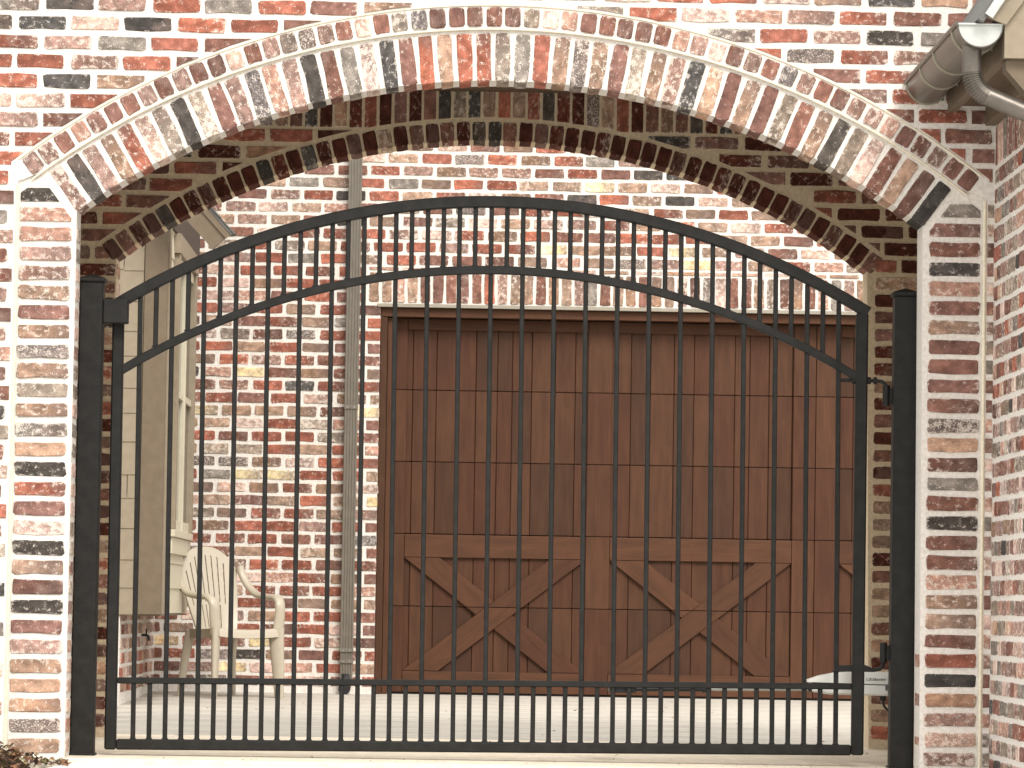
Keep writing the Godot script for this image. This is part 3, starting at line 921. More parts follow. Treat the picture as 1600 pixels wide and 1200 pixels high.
func left_wing() -> void:
	var X := -1.677
	var Z0 := -6.05
	var Z1 := -8.38
	var t := thing("shingled_wing", "beige shingled house wing with corner board and window, overhanging a brick base", "house", Vector3(-2.6, 0.08, -7.2))
	# brick base, set back under the overhang
	one_box("base_mortar", Vector3(-5.0, -0.2, ZB + 0.003), Vector3(-1.914, 0.64, Z0 - 0.02), M.mortar, t, 0)
	var bw := node("base_wall", t, Vector3(-1.914, 0.08, -7.4))
	var fr := Transform3D(Basis(Vector3(0, 0, -1), Vector3(0, 1, 0), Vector3(1, 0, 0)), Vector3(-1.909, 0, 0))
	for r in 6:
		var y := 0.585 - r * 0.0832
		for i in 12:
			var z := Z0 - 0.13 - i * 0.2145 - (0.1 if r % 2 else 0.0)
			if z - 0.1 < ZB: continue
			lay(bw, pick({"P": .35, "W": .35, "T": .2, "R": .1}), fr * Transform3D(Basis(), Vector3(-z, y, 0)), 0.19, 0.062)
	for r in 6:
		for i in 5:
			var x := -2.03 - i * 0.2145 - (0.1 if r % 2 else 0.0)
			lay(bw, pick({"P": .35, "W": .25, "T": .2, "R": .2}), Transform3D(Basis(), Vector3(x, 0.54 - r * 0.0832, Z0 - 0.014)), 0.19, 0.062)
	# tap on the base wall
	var tp := node("tap", t, Vector3(-1.90, 0.44, -7.6))
	var b := MB.new()
	b.tube(PackedVector3Array([Vector3(-1.905, 0.46, -7.6), Vector3(-1.875, 0.46, -7.6), Vector3(-1.862, 0.452, -7.6), Vector3(-1.86, 0.425, -7.6)]), 0.016)
	put(b, "spout", M.black, tp)
	b = MB.new()
	b.tube(PackedVector3Array([Vector3(-1.875, 0.466, -7.6), Vector3(-1.875, 0.49, -7.6)]), 0.009)
	b.box(Transform3D(Basis(), Vector3(-1.875, 0.493, -7.6)), Vector3(0.012, 0.008, 0.04), 0.002)
	put(b, "handle", M.black, tp)
	# framing box
	one_box("wall", Vector3(-5.0, 0.597, Z1 + 0.01), Vector3(X - 0.024, 3.6, Z0 - 0.022), M.tan, t, 0)
	one_box("bottom_board", Vector3(-5.0, 0.585, Z1), Vector3(X - 0.004, 0.595, Z0 - 0.006), M.tan, t)
	# front shingles in staggered courses
	var ys := [0.591, 0.744, 0.907, 1.089, 1.264, 1.40, 1.591, 1.758, 1.903, 2.09, 2.234, 2.409, 2.587, 2.76, 2.93, 3.10]
	var sh := node("front_shingles", t, Vector3(-2.3, 0.59, Z0))
	for r in ys.size() - 1:
		var x := X - 0.136
		var i := 0
		while x > -3.0:
			var w := rng.randf_range(0.10, 0.24)
			if i == 0: w = [0.16, 0.2, 0.22, 0.17, 0.075, 0.2, 0.19, 0.2, 0.17, 0.21, 0.18, 0.2, 0.12, 0.1, 0.15][r]
			var lo: float = ys[r] + (rng.randf_range(-0.012, 0.012) if r > 0 and i > 0 else 0.0)
			b = MB.new()
			b.box(Transform3D(Basis(Vector3(1, 0, 0), -0.03), Vector3(x - w / 2, (lo + ys[r + 1] + 0.03) / 2, Z0 - 0.012)), Vector3(w - 0.004, ys[r + 1] + 0.03 - lo, 0.010), 0.0015)
			put(b, "shingle", M.beige, sh)
			x -= w
			i += 1
	one_box("corner_board", Vector3(X - 0.133, 0.592, Z0 - 0.03), Vector3(X + 0.0, 3.4, Z0 + 0.012), M.tan, t, 0.003)
	one_box("corner_return", Vector3(X - 0.02, 0.594, Z0 - 0.14), Vector3(X + 0.012, 3.4, Z0 - 0.032), M.beige, t, 0.003)
	# clapboards on the courtyard side, window in the middle of them
	var cb := node("side_siding", t, Vector3(X, 0.59, -7.2))
	for r in 19:
		var y := 0.60 + r * 0.15
		var spans := [[Z0 - 0.145, Z1 + 0.02]]
		if y > 1.0 and y < 2.78: spans = [[Z0 - 0.145, -6.62], [-8.26, Z1 + 0.02]]
		for s in spans:
			b = MB.new()
			b.box(Transform3D(Basis(Vector3(0, 0, 1), 0.05), Vector3(X - 0.012, y + 0.08, (s[0] + s[1]) / 2)), Vector3(0.012, 0.165, absf(s[1] - s[0]) - 0.003), 0.002)
			put(b, "clapboard", M.cream, cb)
	var w := node("window", t, Vector3(X, 1.05, -7.44))
	one_box("casing", Vector3(X - 0.02, 1.10, -6.735), Vector3(X + 0.03, 2.74, -6.625), M.beige, w)
	one_box("casing", Vector3(X - 0.02, 1.10, -8.255), Vector3(X + 0.03, 2.74, -8.145), M.beige, w)
	one_box("head_casing", Vector3(X - 0.02, 2.742, -8.28), Vector3(X + 0.035, 2.86, -6.60), M.beige, w)
	one_box("sill", Vector3(X - 0.02, 1.055, -8.28), Vector3(X + 0.032, 1.098, -6.60), M.cream, w)
	one_box("apron", Vector3(X - 0.02, 0.955, -8.26), Vector3(X + 0.018, 1.053, -6.62), M.cream, w)
	one_box("mullion", Vector3(X - 0.02, 1.10, -7.48), Vector3(X + 0.022, 2.74, -7.40), M.cream, w)
	for z in [[-7.398, -6.737], [-8.143, -7.482]]:
		one_box("sash", Vector3(X - 0.02, 1.10, z[0]), Vector3(X + 0.012, 1.16, z[1]), M.cream, w)
		one_box("sash", Vector3(X - 0.02, 2.68, z[0]), Vector3(X + 0.012, 2.74, z[1]), M.cream, w)
		one_box("sash", Vector3(X - 0.02, 1.90, z[0]), Vector3(X + 0.012, 1.94, z[1]), M.cream, w)
		one_box("pane", Vector3(X - 0.018, 1.161, z[0]), Vector3(X - 0.006, 2.679, z[1]), M.glass, w, 0)
	# steep roof, its rake board and eave out over the courtyard
	var sl := Vector2(-0.72, 0.79).normalized()          # up the slope, to the left
	var nr := Vector2(0.79, 0.72).normalized()
	var tip := Vector2(-1.305, 2.785)
	var slab := PackedVector2Array([tip - sl * 0.012, tip + nr * 0.016 - sl * 0.012, tip + nr * 0.016 + sl * 2.4, tip + sl * 2.4])
	b = MB.new()
	b.prism(slab, -5.86, -5.75)
	var rf := put(b, "roof", M.roof, t)
	var eave := tip + sl * 0.62
	b = MB.new()
	b.prism(PackedVector2Array([eave, eave + nr * 0.016, tip + nr * 0.016 + sl * 2.4, tip + sl * 2.4]), ZB + 0.01, -5.862)
	put(b, "roof_slope", M.roof, rf)
	for k in 6:
		b = MB.new()
		var p0 := tip + nr * 0.017 + sl * (0.13 * k - 0.02)
		b.prism(PackedVector2Array([p0, p0 + nr * 0.009, p0 + nr * 0.002 + sl * 0.15, p0 + sl * 0.15]), -5.858, -5.742 + 0.004 * (k % 2))
		put(b, "shingle_course", M.roof, rf)
	b = MB.new()
	b.prism(PackedVector2Array([tip - nr * 0.002, tip - nr * 0.002 + sl * 2.3, tip - nr * 0.165 + sl * 2.3, tip - nr * 0.132]), -5.80, -5.765)
	put(b, "rake_board", M.tan, t)
	b = MB.new()
	b.prism(PackedVector2Array([tip - nr * 0.003 - sl * 0.006, tip - nr * 0.003 + sl * 2.3, tip - nr * 0.035 + sl * 2.3, tip - nr * 0.035 - sl * 0.006]), -5.763, -5.752)
	put(b, "rake_trim", M.tan, t)
	one_box("frieze", Vector3(X - 0.02, 2.862, Z1 - 0.3), Vector3(X + 0.012, 3.4, Z0 - 0.15), M.dark, t)  # dark strip where the wall is only in shade; shade painted as colour

func right_wing() -> void:
	var X := 2.315
	var t := thing("brick_wing", "whitewashed brick side wing meeting the archway wall, with overhanging eave", "house", Vector3(3.4, 0, 0.8))
	one_box("mortar_core", Vector3(X, -0.3, -0.2), Vector3(5.5, 2.9, 1.62), M.mortar, t, 0)
	var w := node("side_wall", t, Vector3(X, 0, 0.6))
	var fr := Transform3D(Basis(Vector3(0, 0, 1), Vector3(0, 1, 0), Vector3(-1, 0, 0)), Vector3(X - 0.005, 0, 0))
	var joined := MB.new()
	var ww := {"P": .3, "G": .2, "W": .16, "D": .16, "R": .08, "T": .06, "K": .04}
	for r in 31:
		var y := 2.553 - r * 0.0841
		var z := 0.012
		var k := r % 2
		while z < 1.6:
			var bwid: float = 0.10 if rng.randf() < 0.72 else 0.2
			if k == 1 and z < 0.05: bwid = 0.06
			bwid = minf(bwid, 1.61 - z)
			var vis := z < 0.92
			if bwid > 0.03: lay(w, pick(ww), fr * Transform3D(Basis(), Vector3(z + bwid / 2, y, 0)), bwid, BH + 0.002, 0.05, null if vis else joined)
			z += bwid + 0.02
	for i in 19:
		var z := 0.012 + i * 0.085
		lay(w, pick(ww), fr * Transform3D(Basis(Vector3(0, 0, 1), PI / 2), Vector3(z + 0.03, 2.69, 0)), 0.172, 0.062)
	# gable end round the corner, out of the picture
	for r in 36:
		var y := 2.79 - r * 0.0841
		if y < -0.05: break
		for i in 14:
			var x := X + 0.02 + i * 0.2285 + (0.11 if r % 2 else 0.0)
			lay(w, pick(ww), Transform3D(Basis(), Vector3(x + BL / 2, y, 1.625)), BL, BH, 0.05, joined)
	var st := put(joined, "outer_bricks", M.brick, w)
	st.set_meta("kind", "stuff")
	# eave
	var e := node("eave", t, Vector3(2.2, 2.85, 0.8))
	one_box("frieze", Vector3(2.268, 2.778, 0.004), Vector3(2.312, 2.90, 1.615), M.tan, e)
	one_box("fascia", Vector3(2.105, 2.832, 0.004), Vector3(2.140, 3.02, 1.70), M.tan, e)
	var b := MB.new()
	b.prism(PackedVector2Array([Vector2(2.142, 2.862), Vector2(2.32, 2.862), Vector2(2.32, 2.878), Vector2(2.142, 2.878)]), 0.004, 1.70)
	put(b, "soffit", M.plank, e)
	# boxed end and rake of the gable
	var up := Vector2(0.55, 0.835).normalized()
	var nn := Vector2(-up.y, up.x)
	var foot := Vector2(2.035, 2.985)
	b = MB.new()
	b.prism(PackedVector2Array([Vector2(2.108, 2.830), Vector2(2.50, 2.830), Vector2(2.50, 3.10), Vector2(2.108, 3.04)]), 1.702, 1.74)
	put(b, "box_end", M.beige, e)
	b = MB.new()
	b.prism(PackedVector2Array([foot - nn * 0.002, foot + up * 2.4 - nn * 0.002, foot + up * 2.4 - nn * 0.17, foot + Vector2(0.075, -0.03)]), 1.742, 1.77)
	put(b, "rake_board", M.beige, e)
	b = MB.new()
	b.prism(PackedVector2Array([Vector2(2.12, 2.79), Vector2(2.20, 2.70), Vector2(2.31, 2.70), Vector2(2.31, 2.826), Vector2(2.12, 2.826)]), 1.60, 1.70)
	put(b, "bracket", M.tan, e)
	var r0 := MB.new()
	r0.prism(PackedVector2Array([foot - up * 0.03, foot + up * 2.5, foot + up * 2.5 + nn * 0.025, foot - up * 0.03 + nn * 0.025]), 0.004, 1.795)
	var rf := put(r0, "roof", M.roof, t)
	b = MB.new()
	b.sweep(PackedVector3Array([Vector3(foot.x, foot.y, 1.80) - Vector3(nn.x, nn.y, 0) * 0.004, Vector3(foot.x + up.x * 2.4, foot.y + up.y * 2.4, 1.80) - Vector3(nn.x, nn.y, 0) * 0.004]), PackedFloat32Array([0.012]), PackedFloat32Array([0.035]), Vector3(0, 0, 1), true)
	put(b, "drip_edge", M.galv, rf)
	# half-round gutter on straps
	var g := node("gutter", t, Vector3(2.014, 2.96, 0.9))
	var gc := Vector2(2.014, 2.957)
	var R := 0.088
	b = MB.new()
	b.sheet(func(u: float, v: float) -> Vector3:
		var an := lerpf(PI, TAU, u)
		return Vector3(gc.x + cos(an) * R, gc.y + sin(an) * R, lerpf(0.006, 1.745, v)), 24, 4, func(_i: int, _j: int) -> bool: return true, 0.003)
	put(b, "trough", M.gutter, g)
	b = MB.new()
	b.tube(PackedVector3Array([Vector3(gc.x - R - 0.004, gc.y + 0.003, 0.006), Vector3(gc.x - R - 0.004, gc.y + 0.003, 1.75)]), 0.02)
	put(b, "bead", M.gutter, g)
	for z in [0.02, 0.52, 0.98, 1.58]:
		b = MB.new()
		var path := PackedVector3Array()
		for k in 19:
			var an := lerpf(PI * 0.98, TAU + 0.02, k / 18.0)
			path.append(Vector3(gc.x + cos(an) * (R + 0.004), gc.y + sin(an) * (R + 0.004), z))
		b.sweep(path, PackedFloat32Array([0.022]), PackedFloat32Array([0.007]), Vector3(0, 0, 1), true)
		put(b, "strap", M.strap, g)
		b = MB.new()
		b.tube(PackedVector3Array([Vector3(gc.x + 0.062, gc.y - 0.066, z), Vector3(gc.x + 0.070, gc.y - 0.074, z)]), 0.014)
		put(b, "bolt", M.gutter, g)
	for z in [1.737, 0.008]:
		b = MB.new()
		var half := PackedVector2Array()
		for k in 19: half.append(gc + Vector2(cos(PI + PI * k / 18.0), sin(PI + PI * k / 18.0)) * (R - 0.003))
		b.prism(half, z, z + 0.004)
		put(b, "end_cap", M.galv, g)
	b = MB.new()
	b.bx(Vector3(gc.x - R, gc.y - 0.003, 1.735), Vector3(gc.x + R, gc.y + 0.005, 1.752), 0.002)
	put(b, "cap_rim", M.galv, g)
	# round downpipe with a crimped elbow
	var dp := node("downpipe", t, Vector3(2.2, 2.6, 1.66))
	var pz := 1.665
	b = MB.new()
	b.tube(PackedVector3Array([Vector3(1.992, 2.90, pz), Vector3(1.992, 2.785, pz)]), 0.076)
	put(b, "outlet", M.gutter, dp)
	b = MB.new()
	var pth := PackedVector3Array()
	var ws := PackedFloat32Array()
	for k in 81:
		var u := k / 80.0
		var an := lerpf(PI, PI + 1.18, u)
		pth.append(Vector3(1.992 + 0.105 + cos(an) * 0.105, 2.785 + sin(an) * 0.105, pz))
		ws.append(0.076 + (0.007 if (k % 6) < 3 else -0.002) * (1.0 if u > 0.05 and u < 0.95 else 0.0))
	b.flat = true
	b.sweep(pth, ws, ws, Vector3(0, 0, 1))
	put(b, "elbow", M.gutter, dp)
	var en := pth[80]
	var dr := Vector3(cos(-0.39), sin(-0.39), 0)
	b = MB.new()
	b.tube(PackedVector3Array([en - dr * 0.01, en + dr * 0.36, en + dr * 0.42 + Vector3(0, -0.02, 0), en + dr * 0.45 + Vector3(0, -0.1, 0), en + dr * 0.45 + Vector3(0, -2.4, 0)]), 0.074)
	put(b, "pipe", M.gutter, dp)

func gate() -> void:
	var z := -0.34
	for s in 2:
		var x: float = [-1.585, 1.966][s]
		var y0 := -0.02
		var p := thing("gate_post", ["left black square gate post with a latch box near its top", "right black square gate post carrying the gate hinges and opener"][s], "gate post", Vector3(x, 0, -0.30), "pair of black gate posts")
		one_box("post", Vector3(x - 0.051, y0, -0.351), Vector3(x + 0.051, 2.058, -0.249), M.iron, p, 0.005)
		var b := MB.new()
		b.bx(Vector3(x - 0.060, 2.056, -0.36), Vector3(x + 0.060, 2.076, -0.24), 0.005)
		var c := Vector3(x, 2.094, -0.30)
		var q := [Vector3(x - 0.055, 2.0755, -0.245), Vector3(x + 0.055, 2.0755, -0.245), Vector3(x + 0.055, 2.0755, -0.355), Vector3(x - 0.055, 2.0755, -0.355)]
		for k in 4: b.tri(q[k], q[(k + 1) % 4], c)
		put(b, "cap", M.iron, p)
		one_box("base_plate", Vector3(x - 0.058, -0.004, -0.36), Vector3(x + 0.058, 0.012, -0.24), M.iron, p, 0.003)
		if s == 0:
			one_box("latch_box", Vector3(-1.533, 1.877, -0.312), Vector3(-1.425, 1.983, -0.246), M.iron, p, 0.004)
		else:
			for h in [[1.578, 1.668], [0.458, 0.545]]:
				b = MB.new()
				b.tube(PackedVector3Array([Vector3(1.890, h[0], -0.325), Vector3(1.890, h[1], -0.325)]), 0.032)
				put(b, "hinge_barrel", M.iron, p)
				one_box("hinge_plate", Vector3(1.903, h[0] + 0.012, -0.348), Vector3(1.916, h[1] - 0.012, -0.302), M.iron, p)
	var t := thing("driveway_gate", "black iron driveway gate with arched top rails and square pickets", "gate", Vector3(0.16, 0.03, z))
	var xl := -1.468
	var xr := 1.781
	var bar := func(called: String, a: Vector3, b2: Vector3, w: float, d: float) -> void:
		var m := MB.new()
		if called == "picket": m.prism(PackedVector2Array([Vector2(-0.017, -0.001), Vector2(0.017, -0.001), Vector2(0.0095, 0.009), Vector2(-0.0095, 0.009)]), -0.010, 0.0108, Transform3D(Basis(), a))
		var y := (b2 - a).normalized()
		var x := y.cross(Vector3(0, 0, 1)).normalized()
		m.box(Transform3D(Basis(x, y, x.cross(y)), (a + b2) / 2), Vector3(w, (b2 - a).length(), d), minf(w, d) * 0.14)
		put(m, called, M.iron, t)
	bar.call("stile", Vector3(xl, 0.027, z), Vector3(xl - 0.005, 1.955, z), 0.050, 0.05)
	bar.call("stile", Vector3(xr, 0.054, z), Vector3(xr, 1.985, z), 0.053, 0.05)
	bar.call("bottom_rail", Vector3(xl + 0.0255, 0.050, z), Vector3(xr - 0.027, 0.0755, z), 0.046, 0.048)
	bar.call("middle_rail", Vector3(xl + 0.0255, 0.327, z), Vector3(xr - 0.027, 0.352, z), 0.027, 0.036)
	# arched rails
	var tc := Vector2(0.18, -0.673)
	var tr := 3.118
	var lc := Vector2(0.173, -0.926)
	var lr := 3.071
	for q in [[tc, tr, xl - 0.02, xr + 0.026, 0.050, "top_rail"], [lc, lr, xl + 0.010, xr - 0.010, 0.036, "lower_arched_rail"]]:
		var c: Vector2 = q[0]
		var path := PackedVector3Array()
		for k in 61:
			var a := lerpf(asin((q[2] - c.x) / q[1]), asin((q[3] - c.x) / q[1]), k / 60.0)
			path.append(Vector3(c.x + sin(a) * q[1], c.y + cos(a) * q[1], z))
		var m := MB.new()
		m.sweep(path, PackedFloat32Array([0.049 if q[4] > 0.04 else 0.037]), PackedFloat32Array([q[4]]), Vector3(0, 0, 1), true)
		put(m, q[5], M.iron, t)
	for i in 45:
		var x := -1.371 + i * 3.0575 / 44.0
		var u := (x - xl) / (xr - xl)
		var yb := lerpf(0.050, 0.0755, u) + 0.021
		var ym := lerpf(0.327, 0.352, u)
		var yt := tc.y + sqrt(pow(tr - 0.02, 2) - pow(x - tc.x, 2))
		var yl := lc.y + sqrt(pow(lr - 0.014, 2) - pow(x - lc.x, 2))
		var lean := -0.008
		if i % 2 == 0: bar.call("picket", Vector3(x, yb, z + 0.001), Vector3(x + lean, yt, z + 0.001), 0.0205, 0.0205)
		else:
			bar.call("picket", Vector3(x, yb, z + 0.001), Vector3(x, ym - 0.012, z + 0.001), 0.0205, 0.0205)
			bar.call("picket", Vector3(x + lean, yl + 0.03, z + 0.001), Vector3(x + lean, yt, z + 0.001), 0.0205, 0.0205)
	# adjustable hinge bolts through the hinge stile
	var b := MB.new()
	b.tube(PackedVector3Array([Vector3(1.690, 1.689, z), Vector3(1.850, 1.689, z), Vector3(1.872, 1.685, z + 0.008), Vector3(1.886, 1.672, z + 0.014), Vector3(1.890, 1.645, z + 0.015)]), 0.016)
	put(b, "hinge_bolt", M.iron, t)
	for x in [1.747, 1.815, 1.842]:
		b = MB.new()
		b.tube(PackedVector3Array([Vector3(x - 0.007, 1.689, z), Vector3(x + 0.007, 1.689, z)]), 0.032)
		put(b, "nut", M.iron, t)
	b = MB.new()
	b.tube(PackedVector3Array([Vector3(1.690, 0.425, z), Vector3(1.850, 0.425, z), Vector3(1.875, 0.430, z + 0.008), Vector3(1.888, 0.445, z + 0.014), Vector3(1.890, 0.47, z + 0.015)]), 0.018)
	put(b, "hinge_bolt", M.iron, t)
	b = MB.new()
	b.prism(PackedVector2Array([Vector2(1.665, 0.418), Vector2(1.84, 0.418), Vector2(1.855, 0.428), Vector2(1.81, 0.447), Vector2(1.70, 0.443)]), z - 0.028, z - 0.022 + 0.045)
	put(b, "hinge_cover", M.iron, t)

func operator_unit() -> void:
	var t := thing("gate_opener", "white swing gate opener arm beside the right gate post", "gate opener", Vector3(1.75, 0.31, -0.55))
	var z := -0.56
	var half := func(p: PackedVector2Array, called: String) -> MeshInstance3D:
		var m := MB.new()
		m.prism(p, z - 0.05, z + 0.052, Transform3D(), 0.008)
		return put(m, called, M.unit, t)
	half.call(PackedVector2Array([Vector2(1.574, 0.3655), Vector2(1.945, 0.3595), Vector2(1.947, 0.405), Vector2(1.937, 0.4135), Vector2(1.80, 0.4145), Vector2(1.70, 0.4075), Vector2(1.63, 0.393), Vector2(1.58, 0.375)]), "housing_top")
	half.call(PackedVector2Array([Vector2(1.590, 0.363), Vector2(1.600, 0.322), Vector2(1.67, 0.312), Vector2(1.93, 0.309), Vector2(1.944, 0.318), Vector2(1.945, 0.357)]), "housing_bottom")
	one_box("seam_gasket", Vector3(1.60, 0.354, z - 0.045), Vector3(1.94, 0.368, z + 0.0455), M.ink, t)
	var b := MB.new()
	b.tube(PackedVector3Array([Vector3(1.14, 0.327, z), Vector3(1.62, 0.335, z)]), 0.019)
	put(b, "push_rod", M.galv, t)
	b = MB.new()
	b.tube(PackedVector3Array([Vector3(0.80, 0.322, z), Vector3(1.142, 0.327, z)]), 0.024)
	put(b, "rod_sleeve", M.black, t)
	b = MB.new()
	b.tube(PackedVector3Array([Vector3(1.115, 0.3265, z), Vector3(1.155, 0.3275, z)]), 0.034)
	put(b, "rod_nut", M.black, t)
	one_box("gate_bracket", Vector3(0.70, 0.308, z - 0.03), Vector3(0.815, 0.334, -0.36), M.black, t)
	b = MB.new()
	b.prism(PackedVector2Array([Vector2(1.57, 0.352), Vector2(1.605, 0.352), Vector2(1.60, 0.322), Vector2(1.585, 0.322)]), z - 0.04, z + 0.04)
	put(b, "rod_gland", M.black, t)
	one_box("post_bracket", Vector3(1.92, 0.335, z - 0.02), Vector3(1.985, 0.36, -0.345), M.black, t)
	b = MB.new()
	b.tube(PackedVector3Array([Vector3(1.915, 0.312, z), Vector3(1.915, 0.285, z), Vector3(1.922, 0.262, z), Vector3(1.945, 0.238, z - 0.005), Vector3(2.0, 0.23, z - 0.01), Vector3(2.05, 0.25, z - 0.04), Vector3(2.08, 0.28, z - 0.08)]), 0.011)
	put(b, "cable", M.black, t)
	b = MB.new()
	b.tube(PackedVector3Array([Vector3(1.915, 0.314, z), Vector3(1.915, 0.287, z)]), 0.03)
	put(b, "cable_gland", M.black, t)
	var tm := TextMesh.new()
	var fo := SystemFont.new()
	fo.font_names = PackedStringArray(["Droid Serif"])
	fo.font_weight = 700
	tm.font = fo
	tm.text = "LiftMaster"
	tm.font_size = 24
	tm.pixel_size = 0.00078
	tm.depth = 0.0012
	tm.material = M.ink
	var o := MeshInstance3D.new()
	o.name = "lettering"
	o.mesh = tm
	t.add_child(o, true)
	o.position = Vector3(1.878, 0.3815, z + 0.0525) - base_of[t]
	var ab := tm.get_aabb()
	var k := 0.086 / maxf(ab.size.x, 0.001)
	o.scale = Vector3(k, k, 1)

func chair() -> void:
	var at := Vector3(-1.385, 0.081, -7.82)
	var t := thing("plastic_armchair", "cream moulded plastic armchair with slotted back against the courtyard wall", "chair", at)
	t.rotation.y = deg_to_rad(34)
	t.scale = Vector3(0.87, 0.98, 0.94)
	base_of[t] = Vector3.ZERO      # parts are laid out in the chair's own axes
	var back := func(u: float, v: float) -> Vector3:
		var s := 2.0 * u - 1.0
		var hw := lerpf(0.16, 0.245, pow(v, 0.8))
		var top := 0.955 - 0.15 * pow(absf(s), 2.6)
		return Vector3(s * hw, lerpf(0.40, top, v), lerpf(-0.19, -0.34, v) + 0.055 * s * s)
	var b := MB.new()
	b.sheet(back, 51, 30, func(i: int, j: int) -> bool:
		if i < 5 or i > 46 or i % 5 != 0: return true
		var mid := absf(i - 25.5) / 25.5
		if j >= 2 and j <= 9: return i < 12 or i > 39
		if j >= 11 and j <= int(27 - 4 * mid * mid): return false
		return true, 0.013)
	put(b, "backrest", M.plastic, t)
	b = MB.new()
	b.sheet(func(u: float, v: float) -> Vector3:
		var s := 2.0 * u - 1.0
		var z := lerpf(-0.2, 0.25, minf(v * 1.15, 1.0))
		var drop := maxf(0.0, v - 0.87) / 0.13
		var hw := lerpf(0.19, 0.245, v)
		return Vector3(s * hw, 0.405 + 0.025 * v + 0.012 * s * s - 0.055 * drop * drop, z + 0.02 * drop), 24, 24, func(i: int, j: int) -> bool: return not (i > 4 and i < 19 and i % 3 == 0 and j > 6 and j < 18), 0.006)
	put(b, "seat", M.plastic, t)
	b = MB.new()
	for s in [-1.0, 1.0]: b.sweep(PackedVector3Array([Vector3(s * 0.19, 0.40, -0.2), Vector3(s * 0.235, 0.40, 0.0), Vector3(s * 0.25, 0.405, 0.22)]), PackedFloat32Array([0.012]), PackedFloat32Array([0.06]), Vector3(1, 0, 0), true)
	put(b, "seat_rim", M.plastic, t)
	for s in [-1.0, 1.0]:
		var cv := Curve3D.new()
		cv.bake_interval = 0.02
		cv.add_point(Vector3(s * 0.258, 0.835, -0.262), Vector3.ZERO, Vector3(s * 0.02, -0.10, 0.02))
		cv.add_point(Vector3(s * 0.285, 0.655, -0.08), Vector3(0, 0.03, -0.08), Vector3(0, -0.02, 0.08))
		cv.add_point(Vector3(s * 0.285, 0.635, 0.16), Vector3(0, 0.005, -0.06), Vector3(0, -0.005, 0.06))
		cv.add_point(Vector3(s * 0.272, 0.56, 0.245), Vector3(0, 0.04, 0.0), Vector3(0, -0.06, 0))
		cv.add_point(Vector3(s * 0.258, 0.40, 0.245), Vector3(0, 0.05, 0), Vector3.ZERO)
		var pts := cv.get_baked_points()
		var wd := PackedFloat32Array()
		for i in pts.size():
			var u := float(i) / (pts.size() - 1)
			wd.append(lerpf(0.06, 0.088, u))
		b = MB.new()
		b.sweep(pts, wd, PackedFloat32Array([0.042]), Vector3(1, 0, 0))
		put(b, "arm", M.plastic, t)
		b = MB.new()
		b.sweep(PackedVector3Array([Vector3(s * 0.250, 0.44, 0.235), Vector3(s * 0.252, 0.36, 0.238), Vector3(s * 0.262, 0.18, 0.25), Vector3(s * 0.268, 0.0, 0.258)]), PackedFloat32Array([0.115, 0.105, 0.085, 0.062]), PackedFloat32Array([0.06, 0.055, 0.045, 0.035]), Vector3(0.8 * s, 0, 0.6).normalized())
		put(b, "leg", M.plastic, t)
		b = MB.new()
		b.sweep(PackedVector3Array([Vector3(s * 0.185, 0.42, -0.19), Vector3(s * 0.20, 0.25, -0.235), Vector3(s * 0.225, 0.0, -0.26)]), PackedFloat32Array([0.075, 0.06, 0.042]), PackedFloat32Array([0.035, 0.035, 0.03]), Vector3(0.8 * s, 0, -0.6).normalized())
		put(b, "leg", M.plastic, t)

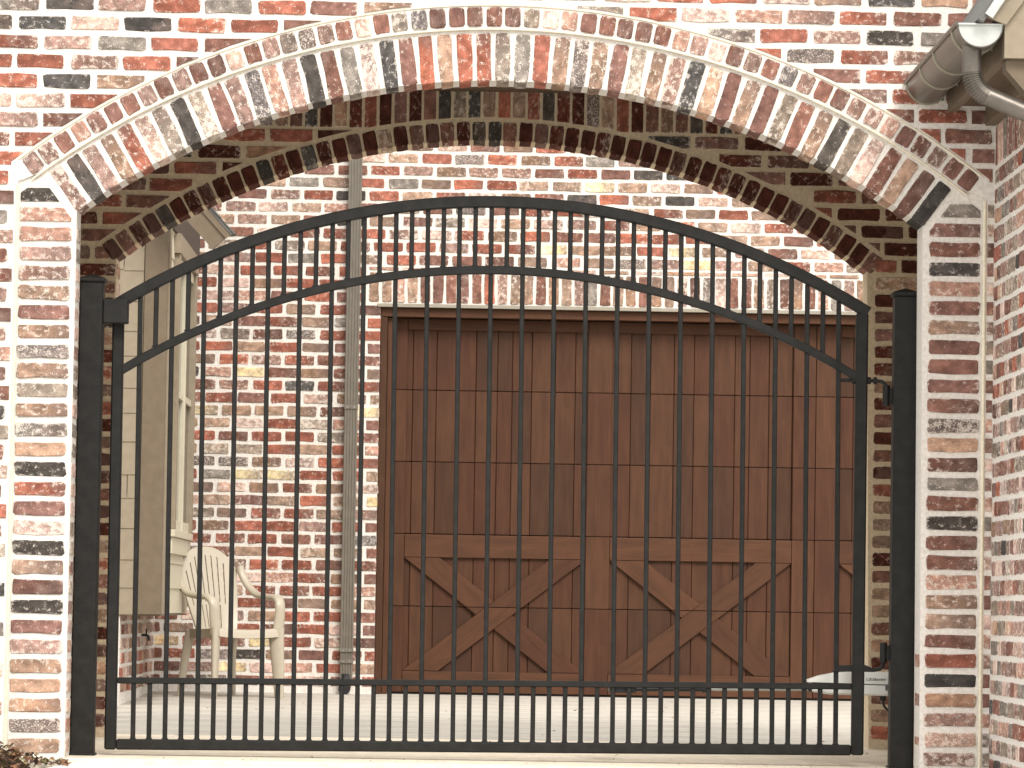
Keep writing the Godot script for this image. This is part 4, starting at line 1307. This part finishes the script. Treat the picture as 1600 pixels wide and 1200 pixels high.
func leaf_litter() -> void:
	var b := MB.new()
	b.quad(Vector3(-0.5, 0, 0), Vector3(0, 0.06, 0.28), Vector3(0.55, 0, 0), Vector3(0, 0.05, -0.26))
	b.quad(Vector3(-0.5, -0.01, 0), Vector3(0, 0.05, -0.26), Vector3(0.55, -0.01, 0), Vector3(0, 0.05, 0.28))
	var m := StandardMaterial3D.new()
	m.vertex_color_use_as_albedo = true
	m.roughness = 0.8
	var mesh := b.mesh(Vector3.ZERO)
	mesh.surface_set_material(0, m)
	var mm := MultiMesh.new()
	mm.transform_format = MultiMesh.TRANSFORM_3D
	mm.use_colors = true
	mm.mesh = mesh
	mm.instance_count = 2600
	var cols := [Color(0.10, 0.04, 0.02), Color(0.16, 0.07, 0.03), Color(0.06, 0.03, 0.02), Color(0.13, 0.07, 0.03), Color(0.11, 0.10, 0.035), Color(0.17, 0.12, 0.05)]
	for i in 2600:
		var x := rng.randf_range(-3.2, -1.60)
		var z := 0.04 + pow(rng.randf(), 1.5) * 1.6
		if x > -1.70 and z > 0.3: x -= 0.25
		var y := bed_height(x, z) + rng.randf_range(-0.002, 0.02)
		var s := rng.randf_range(0.016, 0.042)
		var bs := Basis.from_euler(Vector3(rng.randf_range(-0.9, 0.9), rng.randf() * TAU, rng.randf_range(-0.9, 0.9))) * Basis.from_scale(Vector3(s, s, s))
		mm.set_instance_transform(i, Transform3D(bs, Vector3(x, y, z)))
		mm.set_instance_color(i, cols[rng.randi_range(0, cols.size() - 1)] * rng.randf_range(0.7, 1.2))
	var grit := MultiMesh.new()
	grit.transform_format = MultiMesh.TRANSFORM_3D
	grit.use_colors = true
	grit.mesh = mesh
	grit.instance_count = 150
	for i in 150:
		var z := rng.randf_range(-8.4, 0.5)
		var near := rng.randf() < 0.6
		if near: z = rng.randf_range(-0.3, 0.35)
		var s := rng.randf_range(0.006, 0.016) if near else rng.randf_range(0.008, 0.03)
		var bs := Basis.from_euler(Vector3(rng.randf_range(-0.4, 0.4), rng.randf() * TAU, rng.randf_range(-0.4, 0.4))) * Basis.from_scale(Vector3(s, s, s))
		grit.set_instance_transform(i, Transform3D(bs, Vector3(rng.randf_range(-1.6, 2.0), 0.004 - 0.0103 * z - (0.026 if z > 0.0 else 0.0), z)))
		grit.set_instance_color(i, cols[rng.randi_range(0, cols.size() - 1)] * 1.2)
	var go := MultiMeshInstance3D.new()
	go.name = "fallen_debris"
	go.multimesh = grit
	add_child(go)
	go.set_meta("kind", "stuff")
	go.set_meta("label", "scattered grit and dry leaf bits on the concrete around the gate")
	go.set_meta("category", "debris")
	var o := MultiMeshInstance3D.new()
	o.name = "leaf_litter"
	o.multimesh = mm
	add_child(o)
	o.set_meta("kind", "stuff")
	o.set_meta("label", "dry brown leaves and mulch at the foot of the left pier")
	o.set_meta("category", "leaves")
